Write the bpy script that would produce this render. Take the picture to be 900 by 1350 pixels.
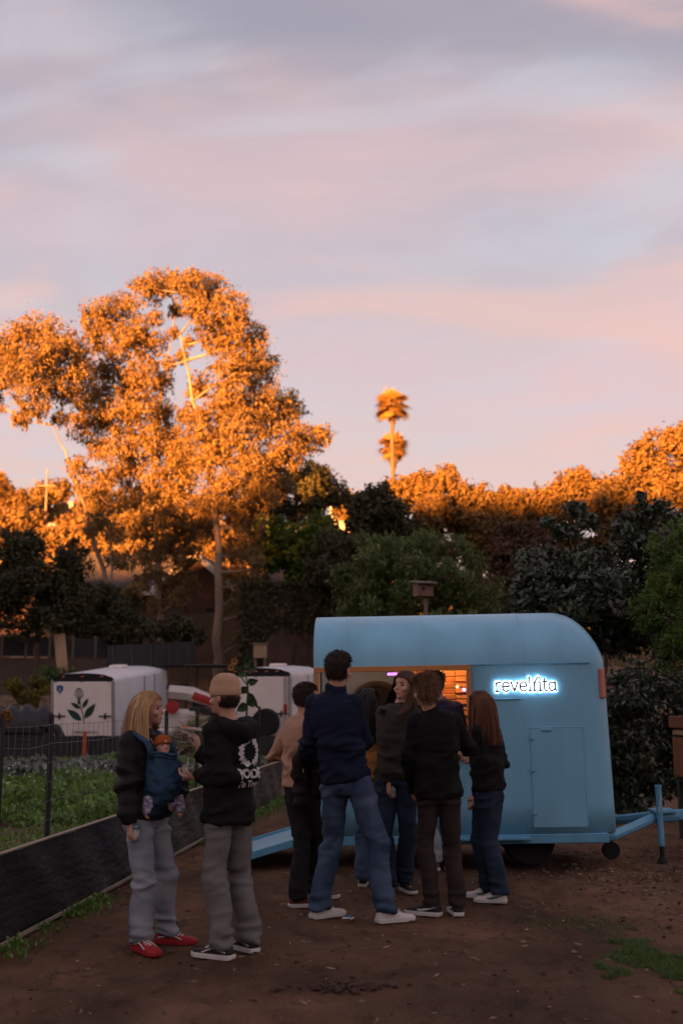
import bpy, math, random
import numpy as np
from mathutils import Vector, Matrix
from mathutils.bvhtree import BVHTree
random.seed(7); rng = np.random.default_rng(7)
R = math.radians
for o in list(bpy.data.objects): bpy.data.objects.remove(o)
scene = bpy.context.scene; COL = scene.collection
# ---------------------------------------------------------------- camera, sky, sun, exposure
FPX = 1500.0; CAMH = 1.62; TH = math.atan(245.0 / FPX)
cam = bpy.data.cameras.new('camera'); camo = bpy.data.objects.new('camera', cam); COL.objects.link(camo)
camo.location = (0, 0, CAMH); camo.rotation_euler = (R(90) + TH, 0, 0)
cam.sensor_fit = 'VERTICAL'; cam.sensor_height = 36; cam.sensor_width = 24; cam.lens = 36 * FPX / 1350
cam.clip_end = 5000; cam.clip_start = .1
cam.dof.use_dof = True; cam.dof.focus_distance = 9.2; cam.dof.aperture_fstop = 1.8
scene.camera = camo
SUN_EL, SUN_AZ = R(3.2), R(27)            # low sun behind and left of the camera
w = bpy.data.worlds.new('World'); scene.world = w; w.use_nodes = True
nt = w.node_tree; nt.nodes.clear(); N = nt.nodes.new; L = nt.links.new
wo = N('ShaderNodeOutputWorld'); bg = N('ShaderNodeBackground'); L(bg.outputs[0], wo.inputs[0])
tc = N('ShaderNodeTexCoord'); sep = N('ShaderNodeSeparateXYZ'); L(tc.outputs['Generated'], sep.inputs[0])
sky = N('ShaderNodeTexSky'); sky.sky_type = 'NISHITA'; sky.sun_disc = False
sky.sun_elevation = SUN_EL; sky.sun_rotation = R(180) + SUN_AZ
def math_n(op, a, b=None, c=None):
    n = N('ShaderNodeMath'); n.operation = op
    for i, v in enumerate((a, b, c)):
        if v is None: continue
        if isinstance(v, (int, float)): n.inputs[i].default_value = v
        else: L(v, n.inputs[i])
    return n.outputs[0]
zc = math_n('MAXIMUM', sep.outputs[2], 0.0)
den = math_n('ADD', zc, 0.16)
cx = math_n('DIVIDE', sep.outputs[0], den); cy = math_n('DIVIDE', sep.outputs[1], den)
cmb = N('ShaderNodeCombineXYZ'); L(cx, cmb.inputs[0]); L(cy, cmb.inputs[1])
def cloud(scale, rot, stretch, detail, lo, hi, loc=(0, 0, 0), dist=.6):
    mp = N('ShaderNodeMapping'); mp.inputs['Rotation'].default_value[2] = R(rot); mp.inputs['Scale'].default_value = stretch
    mp.inputs['Location'].default_value = loc
    L(cmb.outputs[0], mp.inputs[0]); n = N('ShaderNodeTexNoise'); n.inputs['Scale'].default_value = scale
    n.inputs['Detail'].default_value = detail; n.inputs['Roughness'].default_value = .48; n.inputs['Distortion'].default_value = dist
    L(mp.outputs[0], n.inputs[0]); m = N('ShaderNodeMapRange'); m.interpolation_type = 'SMOOTHSTEP'
    m.inputs[1].default_value = lo; m.inputs[2].default_value = hi; L(n.outputs[0], m.inputs[0]); return m.outputs[0]
def mixc(f, a, b):
    m = N('ShaderNodeMix'); m.data_type = 'RGBA'
    if isinstance(f, float): m.inputs[0].default_value = f
    else: L(f, m.inputs[0])
    for i, v in ((6, a), (7, b)):
        if isinstance(v, tuple): m.inputs[i].default_value = (*v, 1)
        else: L(v, m.inputs[i])
    return m.outputs[2]
ramp = N('ShaderNodeValToRGB'); L(zc, ramp.inputs[0]); cr = ramp.color_ramp
cr.elements[0].position = .02; cr.elements[0].color = (.98, .56, .38, 1)
cr.elements[1].position = 1; cr.elements[1].color = (.28, .28, .37, 1)
for p, c in ((.14, (.86, .60, .53)), (.24, (.74, .60, .61)), (.38, (.57, .52, .59)), (.54, (.38, .36, .44))):
    e = cr.elements.new(p); e.color = (*c, 1)
nis = N('ShaderNodeVectorMath'); nis.operation = 'SCALE'; nis.inputs[3].default_value = .10; L(sky.outputs[0], nis.inputs[0])
veil = mixc(.12, ramp.outputs[0], nis.outputs[0])
c1 = mixc(math_n('MULTIPLY', cloud(.85, 42, (1, 1.5, 1), 6, .38, .72, (3.1, .9, 0), 1.2), .75), veil, (.76, .53, .53))
c2 = mixc(math_n('MULTIPLY', cloud(1.7, 36, (1, 1.9, 1), 8, .44, .76, (8.3, 1.4, 0), 1.4), .5), c1, (.58, .60, .68))
c3 = mixc(math_n('MULTIPLY', cloud(1.25, 50, (1, 1.7, 1), 7, .46, .76, (1.3, 5.2, 0), 1.4), .6), c2, (.84, .53, .46))
L(c3, bg.inputs[0]); bg.inputs[1].default_value = .127
sun = bpy.data.lights.new('sun', 'SUN'); suno = bpy.data.objects.new('sun', sun); COL.objects.link(suno)
sun.energy = 5.0; sun.angle = R(.5); sun.color = (1.0, .335, .065)
suno.location = (-20, -40, 30)
# light travels toward +Y and +X, slightly down
sd = Vector((math.sin(SUN_AZ) * math.cos(SUN_EL), math.cos(SUN_AZ) * math.cos(SUN_EL), -math.sin(SUN_EL)))
suno.rotation_euler = sd.to_track_quat('-Z', 'Y').to_euler()
vs = scene.view_settings; vs.view_transform = 'Standard'; vs.look = 'None'; vs.exposure = 3.1; vs.gamma = 1; vs.use_curve_mapping = False
scene.render.resolution_x, scene.render.resolution_y = 682, 1024

# ---------------------------------------------------------------- pixel -> world
def ray(px, py):
    u = (px - 450) / FPX; v = -(py - 675) / FPX
    return np.array([u, math.cos(TH) - v * math.sin(TH), math.sin(TH) + v * math.cos(TH)])
def P(px, py, Y):
    d = ray(px, py); t = Y / d[1]; return np.array([d[0] * t, Y, CAMH + d[2] * t])
def G(px, py, z=0.0):
    d = ray(px, py); t = (z - CAMH) / d[2]; return np.array([d[0] * t, d[1] * t, z])
def sm(a, b, x): t = np.clip((np.asarray(x, float) - a) / (b - a), 0, 1); return t * t * (3 - 2 * t)
# vectorised value noise
def _h(i, j, k):
    n = (i * 73856093) ^ (j * 19349663) ^ (k * 83492791); n = (n ^ (n >> 13)) * 1274126177 & 0x7fffffff
    return ((n ^ (n >> 16)) & 0xffff) / 65535.0
def vn(p):
    p = np.asarray(p, float); i = np.floor(p).astype(np.int64); f = p - i; f = f * f * (3 - 2 * f); r = 0
    for a in (0, 1):
        for b in (0, 1):
            for c in (0, 1):
                wgt = (f[:, 0] if a else 1 - f[:, 0]) * (f[:, 1] if b else 1 - f[:, 1]) * (f[:, 2] if c else 1 - f[:, 2])
                r = r + wgt * _h(i[:, 0] + a, i[:, 1] + b, i[:, 2] + c)
    return r * 2 - 1
def fbm(p, o=3):
    p = np.asarray(p, float); r = 0; a = 1
    for k in range(o): r = r + a * vn(p * 2 ** k + 17.3 * k); a *= .5
    return r
_pr = np.random.default_rng(3); PRINTS = np.stack([_pr.uniform(-2.2, 3.6, 230), _pr.uniform(5.2, 11.6, 230), _pr.uniform(0, 3.14, 230)], 1)
RUTS = [((.75, 5.0), (2.15, 12.0)), ((1.95, 5.0), (3.2, 11.0))]
def marks(x, y):
    d = np.zeros(x.shape)
    for a, b, t in PRINTS:
        k = (np.abs(x - a) < .3) & (np.abs(y - b) < .3)
        if not k.any(): continue
        u = (x[k] - a) * math.cos(t) + (y[k] - b) * math.sin(t); v = -(x[k] - a) * math.sin(t) + (y[k] - b) * math.cos(t); q = (u / .14) ** 4 + (v / .052) ** 4
        d[k] += -.013 * np.exp(-q) + .006 * np.exp(-((u / .19) ** 4 + (v / .09) ** 4)) 
    for (x0, y0), (x1, y1) in RUTS:
        t = (y - y0) / (y1 - y0); xc = x0 + (x1 - x0) * t + .05 * np.sin(y * 1.7); e = (x - xc) / .13; ok = (t > 0) & (t < 1)
        d += np.where(ok, -.016 * np.exp(-e ** 4) * (1 + .35 * np.sin(y * 52 + np.sign(e) * 12 * np.abs(e))) + .008 * np.exp(-((np.abs(e) - 1.35) / .4) ** 2), 0)
    return d
def terrain(x, y, fine=True):
    x = np.asarray(x, float); y = np.asarray(y, float)
    p3 = np.stack([x, y, x * 0], -1).reshape(-1, 3)
    left = sm(.25, -.1, x / np.maximum(np.abs(y), 1))
    h = 3.0 * sm(33, 50, y) + np.clip(y - 50, 0, 200) * (.07 + .105 * left) * sm(50, 110, y)
    ridge = 13.9 + (vn(p3 / 13.0) * 1.1 + vn(p3 / 5.0) * .45).reshape(x.shape)
    h = h + ridge * sm(-24, -60, y)  # unseen rise behind the camera, added to block the sun and shade the yard
    if fine:
        near = sm(40, 26, y) * sm(-4, 2, y)
        h = h + near * (vn(p3 * 1.3) * .008 + vn(p3 * 4.1) * .008 + vn(p3 * 8.0) * .006).reshape(x.shape) - near * .006 + near * marks(x, y)
    return h
# ---------------------------------------------------------------- mesh helpers
def new_mesh(name, V, F, smooth=False):
    me = bpy.data.meshes.new(name)
    if isinstance(F, np.ndarray):
        V = np.asarray(V, np.float32); n, k = F.shape
        me.vertices.add(len(V)); me.vertices.foreach_set('co', V.ravel())
        me.loops.add(n * k); me.loops.foreach_set('vertex_index', F.astype(np.int32).ravel())
        me.polygons.add(n); me.polygons.foreach_set('loop_start', np.arange(0, n * k, k, dtype=np.int32))
        me.polygons.foreach_set('loop_total', np.full(n, k, dtype=np.int32)); me.update(calc_edges=True)
    else:
        me.from_pydata([tuple(map(float, v)) for v in V], [], [tuple(map(int, f)) for f in F]); me.update()
    if smooth: me.polygons.foreach_set('use_smooth', np.ones(len(me.polygons), bool))
    return me
def link(name, me, mat, parent=None):
    o = bpy.data.objects.new(name, me); COL.objects.link(o)
    if mat is not None and me is not None and not me.materials: me.materials.append(mat)
    if parent is not None: o.parent = parent
    return o
def tag(o, label=None, cat=None, group=None, kind=None):
    if label: o['label'] = label
    if cat: o['category'] = cat
    if group: o['group'] = group
    if kind: o['kind'] = kind
    return o
def thing(name, label, cat, loc=(0, 0, 0), rot=(0, 0, 0), group=None):
    o = bpy.data.objects.new(name, None); COL.objects.link(o); o.location = tuple(map(float, loc)); o.rotation_euler = rot
    o.empty_display_size = .1
    return tag(o, label, cat, group)
def attr(me, name, vals):
    a = me.attributes.new(name, 'FLOAT', 'POINT'); a.data.foreach_set('value', np.asarray(vals, np.float32))
class B:                                       # collects shapes into one mesh
    def __init__(s): s.V = []; s.F = []
    def add(s, V, F):
        o = len(s.V); s.V += [tuple(v) for v in V]; s.F += [tuple(i + o for i in f) for f in F]; return s
    def box(s, c, d, rot=None, bev=0.0):
        c = np.array(c, float); d = np.array(d, float) / 2
        b = min(bev, .45 * d.min() * 2)
        if b <= 0:
            V = np.array([[x, y, z] for x in (-1, 1) for y in (-1, 1) for z in (-1, 1)]) * d
            F = [(0, 1, 3, 2), (4, 6, 7, 5), (0, 4, 5, 1), (2, 3, 7, 6), (0, 2, 6, 4), (1, 5, 7, 3)]
        else:
            V = []; idx = {}
            for sx in (-1, 1):
                for sy in (-1, 1):
                    for sz in (-1, 1):
                        for ax in range(3):
                            p = np.array([sx, sy, sz]) * (d - b); p[ax] = (sx, sy, sz)[ax] * d[ax]; idx[sx, sy, sz, ax] = len(V); V.append(p)
            V = np.array(V); F = []
            S = [(-1, -1), (1, -1), (1, 1), (-1, 1)]
            for ax in range(3):
                for s0 in (-1, 1):
                    q = []
                    for a_, b_ in S:
                        k = [0, 0, 0]; k[ax] = s0; k[(ax + 1) % 3] = a_; k[(ax + 2) % 3] = b_; q.append(idx[(*k, ax)])
                    F.append(tuple(q if s0 > 0 else q[::-1]))
            for ax in range(3):
                u, v = (ax + 1) % 3, (ax + 2) % 3
                for su in (-1, 1):
                    for sv in (-1, 1):
                        k0 = [0, 0, 0]; k0[u] = su; k0[v] = sv; k1 = list(k0); k0[ax] = -1; k1[ax] = 1
                        q = [idx[(*k0, u)], idx[(*k1, u)], idx[(*k1, v)], idx[(*k0, v)]]
                        F.append(tuple(q if su * sv < 0 else q[::-1]))
            for sx in (-1, 1):
                for sy in (-1, 1):
                    for sz in (-1, 1):
                        q = [idx[sx, sy, sz, a] for a in range(3)]; F.append(tuple(q if sx * sy * sz > 0 else q[::-1]))
        if rot is not None: V = V @ np.array(rot).T
        return s.add(V + c, F)
    def tube(s, pts, rad, n=8, ref=(1, 0, 0), caps=True): V, F = tube(pts, rad, n, ref, caps); return s.add(V, F)
    def build(s, name, mat, parent=None, smooth=False): return link(name, new_mesh(name, s.V, s.F, smooth), mat, parent)
def Rz(a): c, s = math.cos(a), math.sin(a); return np.array([[c, -s, 0], [s, c, 0], [0, 0, 1]])
def Rx(a): c, s = math.cos(a), math.sin(a); return np.array([[1, 0, 0], [0, c, -s], [0, s, c]])
def Ry(a): c, s = math.cos(a), math.sin(a); return np.array([[c, 0, s], [0, 1, 0], [-s, 0, c]])
def unit(v): v = np.asarray(v, float); return v / max(np.linalg.norm(v), 1e-9)
def tube(pts, rad, n=8, ref=(1, 0, 0), caps=True):
    pts = np.asarray(pts, float); m = len(pts); V = []; ref = np.asarray(ref, float)
    tg = np.gradient(pts, axis=0); ang = np.linspace(0, 2 * math.pi, n, endpoint=False)
    for i in range(m):
        t = unit(tg[i]); u = ref - ref.dot(t) * t
        if np.linalg.norm(u) < .05: u = np.cross(t, [.3, .8, .5])
        u = unit(u); v = np.cross(t, u); r = rad[i] if hasattr(rad, '__len__') else rad
        a, b = r if hasattr(r, '__len__') else (r, r)
        V += list(pts[i] + np.outer(np.cos(ang) * a, u) + np.outer(np.sin(ang) * b, v))
    F = [(i * n + j, i * n + (j + 1) % n, (i + 1) * n + (j + 1) % n, (i + 1) * n + j) for i in range(m - 1) for j in range(n)]
    if caps: F += [tuple(range(n))[::-1], tuple((m - 1) * n + j for j in range(n))]
    return V, F
def ball(c, r, n=12, m=8):
    r = np.array(r if hasattr(r, '__len__') else (r, r, r), float); V = [(0, 0, -1)]; F = []
    for i in range(1, m):
        a = math.pi * i / m
        for j in range(n): b = 2 * math.pi * j / n; V.append((math.sin(a) * math.cos(b), math.sin(a) * math.sin(b), -math.cos(a)))
    V.append((0, 0, 1)); V = np.array(V) * r + np.array(c)
    for j in range(n):
        F.append((0, 1 + (j + 1) % n, 1 + j)); k = 1 + (m - 2) * n; F.append((k + j, k + (j + 1) % n, len(V) - 1))
        for i in range(m - 2): a = 1 + i * n; F.append((a + j, a + (j + 1) % n, a + n + (j + 1) % n, a + n + j))
    return V, F
# ---------------------------------------------------------------- materials
def mat(name, col, rough=.7, var=.25, scale=6.0, bump=0.0, bscale=40.0, metal=0.0, col2=None, spec=.35, detail=4, emit=0, sheen=0, ecol=None, stretch=(1, 1, 1), tint=0, transl=0, tcol=None, alpha=1, trans=0, coat=0):
    m = bpy.data.materials.new(name); m.use_nodes = True; t = m.node_tree; b = t.nodes['Principled BSDF']; n_ = t.nodes.new; l = t.links.new
    b.inputs['Roughness'].default_value = rough; b.inputs['Metallic'].default_value = metal; b.inputs['Specular IOR Level'].default_value = spec
    b.inputs['Coat Weight'].default_value = coat
    tcn = n_('ShaderNodeTexCoord'); mp = n_('ShaderNodeMapping'); mp.inputs['Scale'].default_value = stretch; l(tcn.outputs['Object'], mp.inputs[0])
    nz = n_('ShaderNodeTexNoise'); nz.inputs['Scale'].default_value = scale; nz.inputs['Detail'].default_value = detail; l(mp.outputs[0], nz.inputs[0])
    rp = n_('ShaderNodeMapRange'); rp.inputs[1].default_value = .3; rp.inputs[2].default_value = .7; l(nz.outputs[0], rp.inputs[0])
    mx = n_('ShaderNodeMix'); mx.data_type = 'RGBA'; l(rp.outputs[0], mx.inputs[0])
    c2 = col2 if col2 else tuple(c * (1 - var) for c in col)
    mx.inputs[6].default_value = (*c2, 1); mx.inputs[7].default_value = (*col, 1); out = mx.outputs[2]
    if tint:
        at = n_('ShaderNodeAttribute'); at.attribute_name = 'tint'; m2 = n_('ShaderNodeMix'); m2.data_type = 'RGBA'; l(at.outputs['Fac'], m2.inputs[0])
        m2.inputs[7].default_value = (*(tcol or tuple(c * (1 + tint) for c in col)), 1); l(out, m2.inputs[6]); out = m2.outputs[2]
    l(out, b.inputs['Base Color'])
    if bump:
        bz = n_('ShaderNodeTexNoise'); bz.inputs['Scale'].default_value = bscale; bz.inputs['Detail'].default_value = 5; l(mp.outputs[0], bz.inputs[0])
        bn = n_('ShaderNodeBump'); bn.inputs['Strength'].default_value = 1; bn.inputs['Distance'].default_value = bump; l(bz.outputs[0], bn.inputs['Height']); l(bn.outputs[0], b.inputs['Normal'])
        rr = n_('ShaderNodeMapRange'); rr.inputs[3].default_value = max(rough - .12, .02); rr.inputs[4].default_value = min(rough + .12, 1); l(nz.outputs[0], rr.inputs[0]); l(rr.outputs[0], b.inputs['Roughness'])
    if sheen: b.inputs['Sheen Weight'].default_value = sheen
    if trans: b.inputs['Transmission Weight'].default_value = trans
    if emit: b.inputs['Emission Color'].default_value = (*(ecol or col), 1); b.inputs['Emission Strength'].default_value = emit
    if transl:
        tr = n_('ShaderNodeBsdfTranslucent'); l(out, tr.inputs[0]); ms = n_('ShaderNodeMixShader'); ms.inputs[0].default_value = transl
        l(b.outputs[0], ms.inputs[1]); l(tr.outputs[0], ms.inputs[2]); l(ms.outputs[0], t.nodes['Material Output'].inputs[0])
    return m
# ================================================================ the ground
def axis(lo, hi, step, far_lo, far_hi, grow=1.18):
    a = list(np.arange(lo, hi, step)); s = step
    while a[-1] < far_hi: s = min(s * grow, 14); a.append(a[-1] + s)
    s = step
    while a[0] > far_lo: s = min(s * grow, 14); a.insert(0, a[0] - s)
    return np.array(a)
def ground_mat():
    m = bpy.data.materials.new('dirt'); m.use_nodes = True; t = m.node_tree; b = t.nodes['Principled BSDF']; n = t.nodes.new; l = t.links.new
    tc = n('ShaderNodeTexCoord')
    def nz(scale, detail=5, rough=.6, st=(1, 1, 1), dist=0):
        mp = n('ShaderNodeMapping'); mp.inputs['Scale'].default_value = st; l(tc.outputs['Object'], mp.inputs[0])
        x = n('ShaderNodeTexNoise'); x.inputs['Scale'].default_value = scale; x.inputs['Detail'].default_value = detail; x.inputs['Roughness'].default_value = rough; x.inputs['Distortion'].default_value = dist
        l(mp.outputs[0], x.inputs[0]); return x.outputs[0]
    def mr(x, a, c, lo=0, hi=1):
        r = n('ShaderNodeMapRange'); r.inputs[1].default_value = a; r.inputs[2].default_value = c; r.inputs[3].default_value = lo; r.inputs[4].default_value = hi; l(x, r.inputs[0]); return r.outputs[0]
    def mx(f, a, c):
        q = n('ShaderNodeMix'); q.data_type = 'RGBA'; l(f, q.inputs[0])
        for i, v in ((6, a), (7, c)):
            if isinstance(v, tuple): q.inputs[i].default_value = (*v, 1)
            else: l(v, q.inputs[i])
        return q.outputs[2]
    a = mx(mr(nz(.55, 4, .6, (1, .6, 1), .5), .38, .62), (.058, .031, .019), (.25, .132, .074))
    a = mx(mr(nz(2.6, 6, .65), .42, .72), a, (.125, .067, .039))
    a = mx(mr(nz(5, 6, .75, (1, .45, 1), .6), .52, .66, 0, .8), a, (.038, .023, .017))
    a = mx(mr(nz(38, 3, .7), .62, .72, 0, .7), a, (.21, .155, .115))
    a = mx(mr(nz(60, 3, .7), .62, .74, 0, .6), a, (.025, .017, .013))
    l(a, b.inputs['Base Color']); b.inputs['Specular IOR Level'].default_value = .2
    l(mr(nz(3, 3), .3, .7, .75, 1), b.inputs['Roughness'])
    b1 = n('ShaderNodeBump'); b1.inputs['Distance'].default_value = .06; l(nz(9, 8, .72), b1.inputs['Height'])
    b2 = n('ShaderNodeBump'); b2.inputs['Distance'].default_value = .02; l(nz(55, 4, .7), b2.inputs['Height']); l(b1.outputs[0], b2.inputs['Normal'])
    l(b2.outputs[0], b.inputs['Normal']); return m
DIRT = ground_mat()
gx = axis(-2.6, 4.2, .036, -420, 420, 1.2); gy = axis(5.0, 12.4, .040, -420, 900, 1.2)
XX, YY = np.meshgrid(gx, gy); ZZ = terrain(XX, YY)
nx, ny = len(gx), len(gy); ii = np.arange((ny - 1) * (nx - 1)); r_, c_ = ii // (nx - 1), ii % (nx - 1)
gF = np.stack([r_ * nx + c_, r_ * nx + c_ + 1, (r_ + 1) * nx + c_ + 1, (r_ + 1) * nx + c_], 1)
tag(link('ground', new_mesh('ground', np.stack([XX, YY, ZZ], -1).reshape(-1, 3), gF, True), DIRT), kind='structure')
def gz(x, y): return float(terrain(np.array([x]), np.array([y]))[0])

# ================================================================ foliage
def leaf_quads(C, D, length, width, fold=.25, Nt=None):
    """rhombus leaves: C centres, D unit directions, per-leaf length and width"""
    n = len(C); rv = rng.normal(size=(n, 3)) if Nt is None else Nt; S = np.cross(D, rv); S /= np.linalg.norm(S, axis=1)[:, None] + 1e-9
    U = np.cross(S, D); l = (length * np.ones(n))[:, None]; w_ = (width * np.ones(n))[:, None]
    V = np.stack([C - D * l * .5, C + S * w_ * .5 + U * w_ * fold, C + D * l * .5, C - S * w_ * .5 + U * w_ * fold], 1).reshape(-1, 3)
    return V, np.arange(n * 4).reshape(n, 4)
def rand_dirs(n): v = rng.normal(size=(n, 3)); return v / np.linalg.norm(v, axis=1)[:, None]
DM = 4.8
def tree(name, label, Y0, trunk, clumps, lm, bark, dens=60, leaf=(.2, .07), droop=.5, rad=.14, cat='tree', group=None, thr=-.5, squash=.8, freq=1.1, ground=None, br=.05, cname='crown', core=0.0, cs=1.14):
    """trunk: pixel path from base to top at depth Y0; clumps: (px, py, r px, dY)"""
    tp = np.array([P(a, b, Y0) for a, b in trunk]); base = tp[0].copy(); g = gz(base[0], base[1]) if ground is None else ground
    base[2] = g - .05; tp = np.vstack([base, tp]) if tp[0][2] > g + .1 else np.vstack([base, tp[1:]])
    root = thing(name, label, cat, base, group=group)
    b = B(); k = len(tp)
    fine = np.array([tp[min(int(i), k - 2)] * (1 - (i - min(int(i), k - 2))) + tp[min(int(i), k - 2) + 1] * (i - min(int(i), k - 2)) for i in np.linspace(0, k - 1, 5 * k)])
    fine[1:-1] += rng.normal(size=(len(fine) - 2, 3)) * rad * .18
    rr = np.linspace(rad, rad * .13, len(fine)); rr[0] *= 1.4; b.tube(fine - base, rr, 9)
    sk = [p for p in fine]; cl = []
    for (px, py, r, dY) in clumps:
        c = P(px, py, Y0 + dY); cl.append((c, r * cs * (Y0 + dY) / FPX))
    for c, r in sorted(cl, key=lambda q: np.linalg.norm(q[0] - fine[-1]) if len(q) else 0):
        S = np.array(sk); dd = np.linalg.norm(S - c, axis=1) + np.where(S[:, 2] > c[2] - .2 * r, 4.0, 0)
        s0 = S[int(np.argmin(dd))]; ln = np.linalg.norm(c - s0); m = s0 * .5 + c * .5 + np.array([0, 0, -.06 * ln]) + rng.normal(size=3) * .06 * ln
        t_ = np.linspace(0, 1, 6)[:, None]; pts = (1 - t_) ** 2 * s0 + 2 * t_ * (1 - t_) * m + t_ ** 2 * c
        b.tube(pts - base, np.linspace(min(br * (1 + ln * .12), rad * .6), br * .25, 6), 5); sk += list(pts[1:])
        for q in range(3):
            e = c + rand_dirs(1)[0] * r * .7; b.tube(np.array([pts[-2], (pts[-2] + e) / 2 + rng.normal(size=3) * .04, e]) - base, [br * .35, br * .25, br * .1], 4)
    b.build('trunk', bark, root, True)
    Cs, Ds, T, Ns = [], [], [], []
    for c, r in cl:
        n = int(dens * DM * r * r * 10) + 40; v = rand_dirs(n); rr = r * rng.random(n) ** .42 * np.where(rng.random(n) < .14, rng.uniform(1.0, 1.35, n), 1)
        p = v * rr[:, None]; p[:, 2] *= squash; p += c
        p += np.stack([vn(p * 1.7 / max(r, .3) + 5), vn(p * 1.7 / max(r, .3) + 25), vn(p * 1.7 / max(r, .3) + 45)], 1) * r * .42
        keep = vn(p * freq / max(r, .25) * 2.2 + 3) + .45 * vn(p * freq * 6 / max(r, .25)) > thr; p = p[keep]; v = v[keep]
        d = v * .5 + rng.normal(size=v.shape) * .6; d[:, 2] -= droop * 1.6; d /= np.linalg.norm(d, axis=1)[:, None]
        Cs.append(p); Ns.append(v + rng.normal(size=v.shape) * .42); Ds.append(d); T.append(np.clip(rng.random(len(p)) * .6 + .4 * rng.random(), 0, 1))
    C = np.vstack(Cs); D = np.vstack(Ds); s = rng.uniform(.45, 1.45, len(C))
    V, F = leaf_quads(C - base, D, leaf[0] * s, leaf[1] * s, .25, np.vstack(Ns)); me = new_mesh(cname, V, F)
    attr(me, 'tint', np.repeat(np.concatenate(T), 4)); link(cname, me, lm, root); return root
def dome(cx, cy, rx, ry, n, r, Y0, flat=.6):
    out = []
    for i in range(n):
        v = rand_dirs(1)[0]; q = rng.uniform(.55, 1.0)
        out.append((cx + rx * v[0] * q, cy - ry * v[2] * q, r * rng.uniform(.65, 1.25), v[1] * q * rx * Y0 / FPX * flat))
    return out
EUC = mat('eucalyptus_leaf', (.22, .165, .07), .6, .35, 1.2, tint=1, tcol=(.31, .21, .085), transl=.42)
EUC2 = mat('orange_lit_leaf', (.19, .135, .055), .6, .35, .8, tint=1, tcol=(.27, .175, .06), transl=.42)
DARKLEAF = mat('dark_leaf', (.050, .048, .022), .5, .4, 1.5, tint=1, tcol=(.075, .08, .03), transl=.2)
GREEN = mat('green_leaf', (.06, .105, .03), .5, .35, 1.5, tint=1, tcol=(.10, .16, .045), transl=.25)
TUFT = mat('needle_tuft', (.070, .115, .032), .6, .4, 2, tint=1, tcol=(.15, .205, .062), transl=.2)
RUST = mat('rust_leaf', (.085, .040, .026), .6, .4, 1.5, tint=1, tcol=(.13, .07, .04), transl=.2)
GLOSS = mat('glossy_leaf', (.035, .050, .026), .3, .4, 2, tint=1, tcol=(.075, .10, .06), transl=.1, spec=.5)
FRESH = mat('fresh_leaf', (.07, .13, .022), .55, .35, 2, tint=1, tcol=(.12, .20, .035), transl=.3)
BARK = mat('pale_bark', (.34, .25, .18), .85, .5, 3, bump=.02, bscale=9, stretch=(1, 1, .25))
BARK2 = mat('dark_bark', (.10, .07, .05), .9, .4, 4, bump=.02, bscale=12)
eg = 'tall gum trees behind the cargo trailers'
tree('eucalyptus_tree', 'tall eucalyptus with pale forked trunk and sunlit orange crown, broadest of its group', 42, [(288, 868), (290, 740), (282, 640), (258, 540), (238, 440)],
     [(195, 380, 24, 0), (222, 372, 20, 1), (250, 378, 26, 0), (280, 390, 28, 1), (302, 412, 30, -1), (262, 408, 22, -1), (288, 440, 30, 0), (326, 452, 32, 0), (338, 492, 32, 1), (305, 490, 30, -1.5),
      (340, 535, 34, 0), (300, 530, 30, -1), (318, 570, 36, -1.5), (365, 552, 30, .5), (272, 560, 28, -1), (398, 584, 28, 0), (425, 574, 16, 0), (370, 595, 30, -1), (290, 600, 34, -1), (330, 620, 34, -1.5),
      (262, 510, 18, 1), (240, 470, 10, 1.5), (228, 440, 9, 1), (232, 410, 12, 1.5), (250, 450, 9, 1), (222, 480, 10, 1), (248, 545, 16, 1), (350, 625, 26, 0), (310, 675, 24, 1), (270, 695, 18, 1), (312, 720, 15, 1), (316, 780, 12, 1), (338, 745, 14, -1), (318, 845, 11, 0), (336, 800, 12, 0), (255, 600, 26, 0), (300, 650, 30, -1), (345, 655, 26, 0), (330, 690, 22, 0), (325, 730, 18, 0), (330, 770, 17, 0), (322, 805, 14, 0), (272, 660, 20, 0)],
     EUC, BARK, dens=95, leaf=(.14, .053), rad=.22, group=eg, br=.045, squash=1, cs=1.0)
tree('eucalyptus_tree', 'multi-branched eucalyptus with rounded orange clumps and bare limbs showing in a central gap', 44, [(212, 850), (208, 740), (200, 640), (206, 560), (225, 450)],
     [(130, 420, 26, 0), (158, 414, 28, 1), (124, 446, 22, 0), (180, 440, 24, 0), (160, 455, 24, -1), (196, 452, 24, 0), (190, 492, 28, -1), (206, 420, 12, 1), (215, 505, 16, 0), (120, 515, 30, 0), (150, 540, 36, -1), (184, 540, 32, -1),
      (112, 560, 26, 0), (108, 482, 18, 0), (140, 490, 20, 0), (170, 500, 22, 0), (215, 545, 22, 0), (235, 600, 24, -1), (175, 620, 22, 0), (150, 625, 18, 0), (175, 655, 20, 0), (240, 640, 24, -1), (185, 770, 14, 0), (205, 800, 13, 0), (235, 790, 14, -1), (250, 765, 13, 0), (200, 755, 14, -1), (225, 825, 11, 0), (180, 700, 16, 0), (255, 725, 16, 0), (162, 588, 32, -1), (200, 585, 28, -1), (228, 575, 22, 0), (130, 590, 18, 0), (240, 620, 26, 0), (205, 635, 30, -1), (228, 665, 30, -1), (200, 690, 24, 0), (215, 725, 20, 0), (245, 700, 22, 0), (222, 765, 16, 0), (190, 735, 14, 0), (240, 740, 18, 0)],
     EUC, BARK, dens=85, leaf=(.14, .053), rad=.16, group=eg, br=.045, squash=1, cs=.98)
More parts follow.
